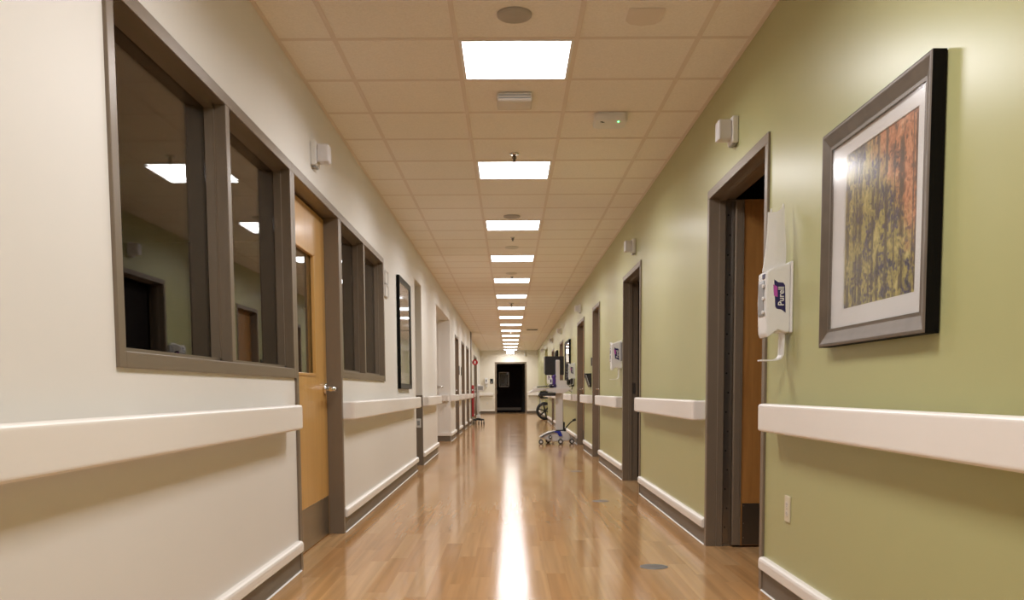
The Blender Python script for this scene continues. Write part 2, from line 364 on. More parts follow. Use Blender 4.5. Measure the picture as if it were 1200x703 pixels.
xs = WL - 0.045
for c in range(ncol):
    xa = xs + c*PW; xb = xa + PW
    y = -4.5 + random.random()*0.9; far_plank(xa, xb, -4.6, y)
    while y < 41.6:
        ln = random.choice(list(pm))
        if 3.3 <= y < 10.4:
            o = bpy.data.objects.new('plank', pm[ln]); COL.objects.link(o); o.location = (xa+PW/2, y, 0); o.parent = fl
        else: far_plank(xa, xb, y, y+ln)
        y += ln
for side in (-1, 1):                      # floors of the side rooms and openings
    for c in range(12):
        xa = xs + ncol*PW + c*PW if side > 0 else xs - (c+1)*PW
        y = 1.0 + random.random()
        while y < 41.5:
            ln = random.choice(list(pm)); far_plank(xa, xa+PW, y, y+ln); y += ln
fp = obj('plank_field', bm, 'planks', fl); fp['kind'] = 'stuff'

# ------------------------------------------------------------------ ceiling
ce = boxes('ceiling', [(-4.9, 4.9, Y0-0.1, 43, CH+0.06, CH+0.16), (-4.9, WL-TH, Y0-0.1, 43, CH+0.0, CH+0.06), (WR+TH, 4.9, Y0-0.1, 43, CH+0.0, CH+0.06)], 'tile')
tag(ce, 'suspended ceiling of square tan mineral fibre tiles', 'ceiling', kind='structure')
cols = [(WL-0.15, XG)] + [(XG+CELL*i, XG+CELL*(i+1)) for i in range(3)] + [(XG+3*CELL, WR+0.02)]
tmesh = {}
def tile_mesh(wd):
    k = round(wd, 3)
    if k not in tmesh:
        t = B(); add_box(t, -wd/2+0.006, wd/2-0.006, -CELL/2+0.006, CELL/2-0.006, 0.004, 0.018)
        me = bpy.data.meshes.new('ceiling_tile'); bmesh.ops.recalc_face_normals(t, faces=t.faces[:]); t.to_mesh(me); t.free(); me.materials.append(M['tile']); tmesh[k] = me
    return tmesh[k]
kmin = int((Y0-YG)/CELL)-1; kmax = int((Y1-YG)/CELL)
behind = B()
lights = []
for k in range(kmin, kmax+1):
    yc = YG + CELL*(k+0.5)
    for ci, (a, b) in enumerate(cols):
        if ci == 2 and k % 4 == 0:
            lights.append(((a+b)/2, yc)); continue
        if k < -2:
            add_box(behind, a+0.006, b-0.006, yc-CELL/2+0.006, yc+CELL/2-0.006, CH+0.004, CH+0.018); continue
        o = bpy.data.objects.new('ceiling_tile', tile_mesh(b-a)); COL.objects.link(o); o.location = ((a+b)/2, yc, CH); o.parent = ce
    if k >= -2:
        yl = YG + CELL*k
        boxes('cross_tee', [(WL2 if yl > JOG_Y else WL, WR, yl-0.012, yl+0.012, CH-0.0004, CH+0.004), (WL, WR, yl-0.002, yl+0.002, CH+0.004, CH+0.03)], 'tee', ce)
bo = obj('tile_field', behind, 'tile', ce); bo['kind'] = 'stuff'
for i in range(4):
    x = XG + CELL*i
    boxes('main_tee', [(x-0.012, x+0.012, Y0, Y1, CH-0.001, CH+0.004), (x-0.002, x+0.002, Y0, Y1, CH+0.004, CH+0.035)], 'tee', ce)
boxes('wall_angle', [(WL, WL+0.02, Y0, JOG_Y, CH-0.002, CH+0.004)], 'tee', ce)
boxes('wall_angle', [(WL2, WL2+0.02, JOG_Y, Y1, CH-0.002, CH+0.004)], 'tee', ce)
boxes('wall_angle', [(WR-0.02, WR, Y0, Y1, CH-0.002, CH+0.004)], 'tee', ce)

# ceiling lights
cl = thing('ceiling_light', (0, 0, CH), 'lit square troffer light set in the ceiling grid', 'ceiling light', 'row of square ceiling lights')
h = CELL/2-0.012
bm = B()
for a in ((-h, h, -h, -h+0.016), (-h, h, h-0.016, h), (-h, -h+0.016, -h+0.016, h-0.016), (h-0.016, h, -h+0.016, h-0.016)):
    add_box(bm, *a, -0.003, 0.02)
fr = obj('frame', bm, 'white'); fr.parent = cl
bm = B(); hh = h-0.0165; nn = 8
gv = [[bm.verts.new((-hh+2*hh*i/nn, -hh+2*hh*j/nn, -0.002-0.016*(1-(2*i/nn-1)**4)*(1-(2*j/nn-1)**4))) for i in range(nn+1)] for j in range(nn+1)]
for j in range(nn):
    for i in range(nn):
        f = bm.faces.new((gv[j][i], gv[j][i+1], gv[j+1][i+1], gv[j+1][i])); f.smooth = True
ln_ = obj('lens', bm, 'lens'); ln_.parent = cl
bm = B(); add_box(bm, -h+0.01, h-0.01, -h+0.01, h-0.01, 0.0205, 0.058); hs = obj('housing', bm, 'ltgrey'); hs.parent = cl
la = bpy.data.lights.new('tube_lamp', 'AREA'); la.shape = 'SQUARE'; la.size = 2*hh; la.energy = math.pi*(2*hh)**2*LAMP; la.color = LAMP_COL; la.spread = math.radians(164)   # prismatic lens throws the light down
lo_ = bpy.data.objects.new('tube_lamp', la); COL.objects.link(lo_); lo_.parent = cl; lo_.location = (0, 0, -0.021)
for i, (x, y) in enumerate(lights):
    o = cl if i == 0 else copy_tree(cl)
    o.location = (x, y, CH)
    n = round((y-YG-CELL/2)/(4*CELL))
    ordn = ['', 'first', 'second', 'third', 'fourth', 'fifth', 'sixth', 'seventh', 'eighth', 'ninth', 'tenth', 'eleventh', 'twelfth', 'thirteenth', 'fourteenth', 'fifteenth']
    o['label'] = ('lit square troffer light in the ceiling stretch before the round speaker grille' if n < 0 else
                  'lit square ceiling light between the round speaker grille and the slotted detector' if n == 0 else
                  ordn[n]+' lit square ceiling light past the slotted detector box')

# ------------------------------------------------------------------ baseboards, bumper rails, handrails
L_RUNS = [(Y0, 4.97), (6.33, 11.36), (12.2, 14.69), (18.0, 19.63), (20.85, 22.2), (23.5, 24.6), (26.0, 27.25)]
L2_RUNS = [(27.93, 33.3), (36.2, Y1)]
R_RUNS = [(Y0, 4.41), (5.73, 8.63), (9.97, 12.56), (13.6, 15.16), (16.66, 21.2), (22.5, 25.5), (26.7, 29.8), (32.2, Y1)]
def baseboard(name, items, label, m='base'):
    r = thing(name, (0, 0, 0), label, 'baseboard', kind='structure')
    for (x, s, a, b) in items:
        bm = B(); add_prism(bm, [(x, 0), (x-s*0.012, 0), (x-s*0.009, 0.006), (x-s*0.006, 0.012), (x-s*0.006, 0.104), (x, 0.106)], a+0.001, b-0.001, 'y'); obj('base_strip', bm, m, r)
        bm = B(); add_prism(bm, [(x-s*0.012, 0), (x-s*0.018, 0), (x-s*0.011, 0.005)], a+0.001, b-0.001, 'y'); obj('caulk_bead', bm, 'caulk', r)
    return r
baseboard('baseboard_left', [(WL, -1, a, b) for a, b in L_RUNS] + [(WL2, -1, a, b) for a, b in L2_RUNS], 'dark taupe vinyl base along the cream wall')
baseboard('baseboard_right', [(WR, 1, a, b) for a, b in R_RUNS], 'dark taupe vinyl base along the green wall')
be = thing('baseboard_end', (0, 0, 0), 'dark taupe vinyl base along the far end wall', 'baseboard', kind='structure')
boxes('base_strip', [(WL2+0.02, END[0], Y1-0.006, Y1, 0, 0.105)], 'base', be); boxes('base_strip', [(END[1], WR-0.02, Y1-0.006, Y1, 0, 0.105)], 'base', be)
ba = thing('baseboard_alcove', (0, 0, 0), 'dark taupe vinyl base inside the cream alcove', 'baseboard', kind='structure')
boxes('base_strip', [(-2.6, WL-0.005, 17.994, 18.0, 0, 0.105)], 'base', ba)

def bumper(x, s, a, b, label):
    t = thing('bumper_rail', (x, (a+b)/2, 0.105), label, 'bumper rail', 'low bumper rails')
    prof = [(x, 0.106), (x-s*0.026, 0.108), (x-s*0.030, 0.113), (x-s*0.030, 0.150), (x-s*0.026, 0.160), (x-s*0.017, 0.166), (x, 0.168)]
    bm = B(); add_prism(bm, prof, a+0.03, b-0.03, 'y'); obj('cover', bm, 'rail', t)
    for (p, q) in ((a+0.004, a+0.03), (b-0.03, b-0.004)):
        bm = B(); add_prism(bm, prof, p, q, 'y', bev=0.004); obj('end_cap', bm, 'rail', t)
    return t
def handrail(x, s, a, b, label):
    t = thing('handrail', (x, (a+b)/2, 0.785), label, 'handrail', 'wall handrails')
    prof = [(x-s*p, q) for p, q in round_rect(0.046, 0.090, 0.785, 0.914, 0.014)]
    bm = B(); add_prism(bm, prof, a+0.05, b-0.05, 'y'); o = obj('cover', bm, 'rail', t)
    for p, q in ((a, a+0.05), (b-0.05, b)):
        bm = B(); add_prism(bm, [(x-s*u, v) for u, v in ((0.0, 0.787), (0.088, 0.787), (0.088, 0.912), (0.0, 0.912))], p, q, 'y', bev=0.011, seg=3); obj('end_cap', bm, 'rail', t)
    n = max(1, int((b-a)/1.2))
    for i in range(n):
        yy = a + (b-a)*(i+0.5)/n
        bm = B(); add_box(bm, x, x-s*0.0455, yy-0.03, yy+0.03, 0.805, 0.885, bev=0.004); obj('bracket', bm, 'rail', t)
    return t
names_L = ['under the first office window', 'between the second office window and olive passage', 'between the olive passage and the alcove',
           'just past the alcove', 'between the first two doors past the alcove', 'between the second and third doors past the alcove', 'beside the taupe corner guard']
names_L2 = ['on the stepped back cream wall behind the rolling monitor stand', 'on the stepped back cream wall next to the far end wall']
names_R = ['below the autumn forest picture', 'between open wood door and the next dark doorway', 'under the second sanitizer dispenser', 'under the black wall pocket',
           'beside the workstation cart', 'past the tall framed picture beyond the cart', 'just before the wheelchair niche', 'beyond the wheelchair niche']
for (a, b), n in zip(L_RUNS, names_L):
    handrail(WL, -1, a+0.025, b-(0.21 if b < 12 else 0.12), 'cream handrail on the cream wall '+n); bumper(WL, -1, a, b, 'low cream bumper on the cream wall '+n)
for (a, b), n in zip(L2_RUNS, names_L2):
    handrail(WL2, -1, a+0.025, b-0.12, 'cream handrail '+n); bumper(WL2, -1, a, b, 'low cream bumper strip '+n)
for (a, b), n in zip(R_RUNS, names_R):
    handrail(WR, 1, a+0.025, b-(0.17 if b < 15 else 0.12), 'cream handrail on the green wall '+n); bumper(WR, 1, a, b, 'low cream bumper on the green wall '+n)
def end_rail(xa, xb, y, label, z0=0.785):
    t = thing('handrail', ((xa+xb)/2, y, z0), label, 'handrail', 'wall handrails')
    bm = B(); add_prism(bm, [(y-p, q) for p, q in round_rect(0.046, 0.09, 0.785, 0.914, 0.014)], xa+0.05, xb-0.05, 'x'); obj('cover', bm, 'rail', t)
    for p, q in ((xa, xa+0.05), (xb-0.05, xb)):
        bm = B(); add_box(bm, p, q, y-0.088, y, 0.787, 0.912, bev=0.011, seg=3); obj('end_cap', bm, 'rail', t)
    bm = B(); add_box(bm, (xa+xb)/2-0.03, (xa+xb)/2+0.03, y-0.0455, y, 0.805, 0.885); obj('bracket', bm, 'rail', t)
end_rail(-1.27, -0.72, Y1, 'cream handrail on the far end wall under its sanitizer dispenser')
end_rail(0.80, 1.21, Y1, 'cream handrail on the far end wall beside the doorway, no dispenser above')
end_rail(-1.36, -1.19, 18.0, 'short cream handrail on the facing wall of the alcove')
def end_bumper(xa, xb, y, label):
    t = thing('bumper_rail', ((xa+xb)/2, y, 0.105), label, 'bumper rail', 'low bumper rails')
    bm = B(); add_box(bm, xa+0.03, xb-0.03, y-0.03, y, 0.106, 0.168, bev=0.006); obj('cover', bm, 'rail', t)
    for p, q in ((xa, xa+0.03), (xb-0.03, xb)):
        bm = B(); add_box(bm, p, q, y-0.03, y, 0.106, 0.168, bev=0.005); obj('end_cap', bm, 'rail', t)
end_bumper(-1.26, -0.66, Y1, 'low cream bumper strip on the far end wall under the sanitizer dispenser')
end_bumper(0.76, 1.2, Y1, 'low cream bumper strip on the far end wall beside the doorway, no dispenser above')
end_bumper(-2.5, -1.18, 18.0, 'low cream bumper strip on the facing wall of the alcove')

# ------------------------------------------------------------------ doors and windows
FACE = 0.05
def X_(side, d): return (WR + d) if side > 0 else (WL - d)
def sbox(bm, s, d0, d1, y0, y1, z0, z1, wall=None, bev=0.0):
    wx = wall if wall is not None else (WR if s > 0 else WL)
    add_box(bm, wx+s*d0, wx+s*d1, y0, y1, z0, z1, bev=bev)
def frame_parts(root, s, y0, y1, z0, z1, depth, stop=(0.095, 0.14), sill=False, mullions=(), wall=None, near_stop=True):
    for near in (True, False):
        bm = B(); a = y0 if near else y1-FACE
        sbox(bm, s, -0.012, depth, a, a+FACE, z0, z1-FACE, wall, bev=0.002)
        if stop: sbox(bm, s, stop[0], stop[1], (a+FACE) if near else a-0.016, (a+FACE+0.016) if near else a, z0, z1-FACE-0.016, wall)
        obj('jamb', bm, 'taupe', root)
    bm = B(); sbox(bm, s, -0.012, depth, y0, y1, z1-FACE, z1, wall, bev=0.002)
    if stop: sbox(bm, s, stop[0], stop[1], y0+FACE, y1-FACE, z1-FACE-0.016, z1-FACE, wall)
    obj('head', bm, 'taupe', root)
    if sill:
        bm = B(); sbox(bm, s, -0.012, depth, y0+FACE, y1-FACE, z0, z0+FACE, wall, bev=0.002)
        if stop: sbox(bm, s, stop[0], stop[1], y0+FACE, y1-FACE, z0+FACE, z0+FACE+0.016, wall)
        obj('sill', bm, 'taupe', root)
    for ym in mullions:
        bm = B(); sbox(bm, s, -0.012, depth, ym-FACE/2, ym+FACE/2, z0+FACE, z1-FACE, wall, bev=0.002)
        if stop:
            sbox(bm, s, stop[0], stop[1], ym-FACE/2-0.016, ym-FACE/2, z0+FACE, z1-FACE, wall); sbox(bm, s, stop[0], stop[1], ym+FACE/2, ym+FACE/2+0.016, z0+FACE, z1-FACE, wall)
        obj('mullion', bm, 'taupe', root)
def lever(root_leaf, s, d, y, z, direction, wall=None, k=1.0):
    wx = wall if wall is not None else (WR if s > 0 else WL)
    bm = B()
    P = lambda a, b, c: (wx+s*(d-a*k), y+direction*b*k, z+c*k)
    add_tube(bm, [P(0, 0, 0), P(0.012, 0, 0)], 0.027*k, 18)
    add_tube(bm, [P(0.012, 0, 0), P(0.055, 0, 0)], 0.011*k, 12)
    add_tube(bm, [P(0.055, -0.012, 0), P(0.058, 0.06, 0.001), P(0.052, 0.115, -0.004)], [0.0105*k, 0.0100*k, 0.0085*k], 12)
    return obj('lever_handle', bm, 'chrome', root_leaf, smooth=False)

def window(n, y0, y1, z0, z1, mull, label):
    r = thing('window_%d' % n, (WL, (y0+y1)/2, z0), label, 'window', kind='structure')
    frame_parts(r, -1, y0, y1, z0, z1, TH+0.012, stop=(0.035, 0.072), sill=True, mullions=[mull])
    for a, b in ((y0+FACE, mull-FACE/2), (mull+FACE/2, y1-FACE)):
        bm = B(); sbox(bm, -1, 0.0735, 0.0795, a+0.001, b-0.001, z0+FACE+0.001, z1-FACE-0.001); obj('pane', bm, 'glass', r)
window(1, 2.72, 4.97, 1.055, 2.20, 3.855, 'wide two pane office window in a taupe metal frame before the wood door')
window(2, 6.33, 8.52, 1.075, 2.20, 7.37, 'two pane office window in a taupe metal frame past the wood door')

# left office door
d1 = thing('door_1', (WL, 5.65, 0), 'honey maple office door with glass lite in a taupe frame between the office windows', 'door', kind='structure')
frame_parts(d1, -1, 4.97, 6.33, 0, 2.20, TH+0.012, stop=(0.135, 0.15))
bm = B(); ya, yb, la, lb, lz0, lz1 = 5.025, 6.275, 5.22, 5.93, 1.08, 1.86
for a in ((ya, la, 0.008, 2.135), (lb, yb, 0.008, 2.135), (la, lb, 0.008, lz0), (la, lb, lz1, 2.135)):
    sbox(bm, -1, 0.088, 0.132, *a)
lf = obj('leaf', bm, 'honey', d1)
bm = B()
for a in ((la, la+0.018, lz0, lz1), (lb-0.018, lb, lz0, lz1), (la, lb, lz0, lz0+0.018), (la, lb, lz1-0.018, lz1)): sbox(bm, -1, 0.082, 0.105, *a, bev=0.003)
obj('glazing_bead', bm, 'honey', lf)
bm = B(); sbox(bm, -1, 0.106, 0.112, la+0.001, lb-0.001, lz0+0.001, lz1-0.001); obj('pane', bm, 'glass', lf)
bm = B(); sbox(bm, -1, 0.0865, 0.0879, ya+0.02, yb-0.02, 0.012, 0.27); obj('kick_plate', bm, 'steel', lf)
lever(lf, -1, 0.0875, 6.19, 1.0, -1, k=1.4)

def closed_door(n, s, y0, y1, zt, label, m='brown', wall=None, lever_far=True, depth=None, sign=False):
    wx = wall if wall is not None else (WR if s > 0 else WL)
    r = thing('door_%d' % n, (wx, (y0+y1)/2, 0), label, 'door', kind='structure')
    frame_parts(r, s, y0, y1, 0, zt, TH+0.012, stop=(0.135, 0.15), wall=wall)
    bm = B(); sbox(bm, s, 0.088, 0.132, y0+FACE+0.004, y1-FACE-0.004, 0.008, zt-FACE-0.004, wall); lf = obj('leaf', bm, m, r)
    bm = B(); sbox(bm, s, 0.0865, 0.0879, y0+FACE+0.02, y1-FACE-0.02, 0.012, 0.27, wall); obj('kick_plate', bm, 'darksteel', lf)
    lever(lf, s, 0.0875, (y1-FACE-0.075) if lever_far else (y0+FACE+0.075), 1.0, -1 if lever_far else 1, wall)
    return r
# right side: open wood door next to the sanitizer
d2 = thing('door_2', (WR, 5.07, 0), 'taupe framed doorway with brown wood door swung open into the dark room by the sanitizer', 'door', kind='structure')
frame_parts(d2, 1, 4.41, 5.73, 0, 2.19, TH+0.012, stop=(0.05, 0.085))
bm = B(); yj = 5.73-FACE
sbox(bm, 1, 0.092, 0.128, yj-0.006, yj, 0.02, 2.12); sbox(bm, 1, 0.13, 0.137, yj-0.02, yj+0.0, 0.02, 2.12)
hg = obj('hinge', bm, 'steel', d2)
bm = B()
for i in range(17):
    zz = 0.12 + i*0.12
    add_tube(bm, [(WR+0.104+0.012*(i % 2), yj-0.006, zz), (WR+0.104+0.012*(i % 2), yj-0.008, zz)], 0.0055, 8)
obj('screw', bm, 'black', hg)
bm = B(); add_box(bm, WR+0.142, WR+0.185, yj-0.052, yj-0.004, 0.012, 2.125, bev=0.003); add_box(bm, WR+0.185, WR+0.19, yj-0.058, yj-0.05, 0.012, 2.125); obj('edge_guard', bm, 'taupe', d2)
bm = B(); add_box(bm, WR+0.19, WR+1.35, yj-0.052, yj-0.008, 0.012, 2.125); lf2 = obj('leaf', bm, 'brown', d2)
bm = B(); add_box(bm, WR+0.20, WR+1.33, yj-0.0535, yj-0.0521, 0.015, 0.275); kp = obj('kick_plate', bm, 'darksteel', lf2)
bm = B()
for zz in (0.06, 0.15, 0.26): add_tube(bm, [(WR+0.21, yj-0.0535, zz), (WR+0.21, yj-0.055, zz)], 0.004, 8)
obj('screw', bm, 'steel', lf2)
d3 = thing('door_3', (WR, 9.3, 0), 'taupe framed doorway with a near-black leaf as room shade beyond the first green wall panel', 'door', kind='structure')
frame_parts(d3, 1, 8.63, 9.97, 0, 2.19, TH+0.012, stop=(0.05, 0.085))
bm = B(); yj = 9.97-FACE
add_box(bm, WR+0.16, WR+0.205, yj-1.12, yj-0.03, 0.012, 2.12); lf3 = obj('leaf', bm, 'shaded_wood', d3)  # near-black leaf across the opening stands for the unlit room's darkness
bm = B(); add_box(bm, WR+0.09, WR+0.125, yj-0.003, yj, 0.94, 1.06); obj('strike_plate', bm, 'darksteel', d3)
closed_door(4, 1, 12.56, 13.6, 2.19, 'taupe framed closed door with chrome lever beside the black wall pocket')
closed_door(5, 1, 15.16, 16.66, 2.19, 'taupe framed closed door just before the workstation cart')
closed_door(6, 1, 21.2, 22.5, 2.15, 'taupe framed closed door in the green wall just past the tall framed picture')
closed_door(7, 1, 25.5, 26.7, 2.15, 'taupe framed closed door in the green wall nearest the wheelchair niche')
closed_door(8, -1, 19.63, 20.85, 2.19, 'dark taupe framed closed door in the cream wall, first past the alcove')
closed_door(9, -1, 22.2, 23.5, 2.19, 'dark taupe framed closed door in the cream wall, second past the alcove')
closed_door(10, -1, 24.6, 26.0, 2.19, 'dark taupe framed closed door in the cream wall beside the corner guard')
closed_door(11, -1, 33.3, 36.2, 2.30, 'wide taupe framed door in the stepped back wall behind the rolling stand', 'ltgrey', wall=WL2)
# alcove door (facing the camera)
da = thing('door_12', (-1.9, 18.0, 0), 'cream painted door with chrome lever on the facing wall of the alcove', 'door', kind='structure')
bm = B(); add_box(bm, -2.36, -1.375, 17.985, 17.999, 0.17, 2.15); lfa = obj('leaf', bm, 'cream', da)
bm = B(); add_tube(bm, [(-1.415, 17.985, 1.07), (-1.415, 17.97, 1.07)], 0.03, 16); add_tube(bm, [(-1.415, 17.97, 1.07), (-1.415, 17.93, 1.07)], 0.013); add_tube(bm, [(-1.425, 17.925, 1.07), (-1.30, 17.925, 1.065)], 0.015); obj('lever_handle', bm, 'chrome', lfa)
# far doorway
dE = thing('door_13', (0.05, Y1, 0), 'taupe framed doorway in the far end wall with a door coloured for shade beyond', 'door', kind='structure')
for a, b in ((END[0], END[0]+0.07), (END[1]-0.07, END[1])):
    boxes('jamb', [(a, b, Y1-0.012, Y1+TH+0.02, 0, END[2]-0.07)], 'taupe', dE)
boxes('head', [(END[0], END[1], Y1-0.012, Y1+TH+0.02, END[2]-0.07, END[2])], 'taupe', dE)
ex0, ex1, eY = -0.62, 0.55, 42.5
lz = (-0.50, -0.02, 1.17, 1.86)
bm = B()
for a in ((ex0, lz[0], 0.01, 2.14), (lz[1], ex1, 0.01, 2.14), (lz[0], lz[1], 0.01, lz[2]), (lz[0], lz[1], lz[3], 2.14)): add_box(bm, a[0], a[1], eY, eY+0.045, a[2], a[3])
lfe = obj('leaf', bm, 'shaded_wood', dE)  # leaf colour holds the darkness of the unlit vestibule
bm = B()
for a in ((lz[0], lz[1], lz[3]-0.035, lz[3]), (lz[0], lz[1], lz[2], lz[2]+0.035), (lz[0], lz[0]+0.03, lz[2], lz[3]), (lz[1]-0.035, lz[1], lz[2], lz[3])): add_box(bm, a[0], a[1], eY-0.012, eY+0.02, a[2], a[3])
obj('lite_frame', bm, 'ltgrey', lfe)
bm = B(); add_box(bm, lz[0], lz[1], eY+0.025, eY+0.031, lz[2], lz[3]); obj('pane', bm, 'glass', lfe)
bm = B(); add_box(bm, ex0+0.03, ex1-0.03, eY-0.003, eY-0.0005, 0.10, 0.22); obj('kick_plate', bm, 'base', lfe)
bm = B(); add_tube(bm, [(-0.57, eY-0.001, 1.0), (-0.57, eY-0.05, 1.0)], 0.014); add_tube(bm, [(-0.57, eY-0.05, 1.06), (-0.57, eY-0.05, 0.85)], 0.012); obj('pull_handle', bm, 'steel', lfe)

# ------------------------------------------------------------------ pictures
def picture(name, s, ya, yb, za, zb, depth, fw, inner, matw, art, frame_m, side_m, glaze, label):
    wx = WR if s > 0 else WL
    yc, zc = (ya+yb)/2, (za+zb)/2
    r = thing(name, (wx, yc, za), label, 'picture')
    # scooped moulding: outer edge stands proud, slopes down to the mat
    prof = [(0.003, 0.0), (depth*0.93, 0.0), (depth, fw*0.06), (depth, fw*0.16), (depth*0.86, fw*0.45), (inner+0.006, fw*0.82), (inner+0.006, fw), (0.003, fw)]
    corners = [(ya, za), (yb, za), (yb, zb), (ya, zb)]; inw = [(1, 1), (-1, 1), (-1, -1), (1, -1)]
    for i in range(4):
        j = (i+1) % 4; bm = B(); rings = []
        for c in (i, j):
            rings.append([bm.verts.new((wx-s*d, corners[c][0]+inw[c][0]*o, corners[c][1]+inw[c][1]*o)) for d, o in prof])
        n = len(prof)
        for k in range(n): bm.faces.new((rings[0][k], rings[1][k], rings[1][(k+1) % n], rings[0][(k+1) % n]))
        bm.faces.new(rings[0]); bm.faces.new(rings[1][::-1])
        obj('moulding', bm, frame_m, r)
    bm = B()   # black outer rebate, so the sides read black
    e = 0.0015
    for a in ((ya-e, ya, za-e, zb+e), (yb, yb+e, za-e, zb+e), (ya, yb, za-e, za), (ya, yb, zb, zb+e)): sbox(bm, s, -depth*0.93, -0.003, *a)
    obj('side_band', bm, side_m, r)
    bm = B(); sbox(bm, s, -0.014, -0.004, ya+fw*0.8, yb-fw*0.8, za+fw*0.8, zb-fw*0.8); obj('backing', bm, 'black', r)
    bm = B()
    i0 = (ya+fw*0.9, yb-fw*0.9, za+fw*0.9, zb-fw*0.9); m0 = (ya+fw+matw[0], yb-fw-matw[1], za+fw+matw[2], zb-fw-matw[3])
    for a in ((i0[0], m0[0], i0[2], i0[3]), (m0[1], i0[1], i0[2], i0[3]), (m0[0], m0[1], i0[2], m0[2]), (m0[0], m0[1], m0[3], i0[3])): sbox(bm, s, -inner+0.004, -0.0145, *a)
    obj('mat_board', bm, 'matboard', r)
    bm = B(); sbox(bm, s, -inner+0.008, -0.0145, m0[0]+0.0005, m0[1]-0.0005, m0[2]+0.0005, m0[3]-0.0005)
    obj('print', bm, art, r, origin=(wx, (m0[0]+m0[1])/2, (m0[2]+m0[3])/2))
    bm = B(); sbox(bm, s, -inner-0.003, -inner+0.001, i0[0], i0[1], i0[2], i0[3]); obj('glass', bm, glaze, r)
    return r
picture('framed_picture', 1, 2.645, 3.545, 1.138, 1.928, 0.046, 0.065, 0.026, (0.06, 0.12, 0.065, 0.05), 'forest', 'pewter', 'flatblack', 'glazing', 'autumn forest picture in a pewter frame with white mat on the green wall')
picture('framed_picture', -1, 9.53, 10.60, 1.01, 2.18, 0.036, 0.055, 0.02, (0.10, 0.10, 0.12, 0.12), 'palearts', 'black', 'flatblack', 'glazing2', 'tall black framed picture on the cream wall past the office windows')
picture('framed_picture', 1, 18.55, 20.0, 1.12, 2.02, 0.04, 0.06, 0.02, (0.12, 0.12, 0.12, 0.12), 'palearts', 'black', 'flatblack', 'glazing2', 'black framed picture on the green wall beyond the workstation cart')
picture('framed_picture', 1, 23.3, 24.2, 1.12, 2.0, 0.05, 0.05, 0.02, (0.1, 0.1, 0.1, 0.1), 'palearts', 'black', 'flatblack', 'glazing2', 'small black framed picture on the green wall between two far doors')

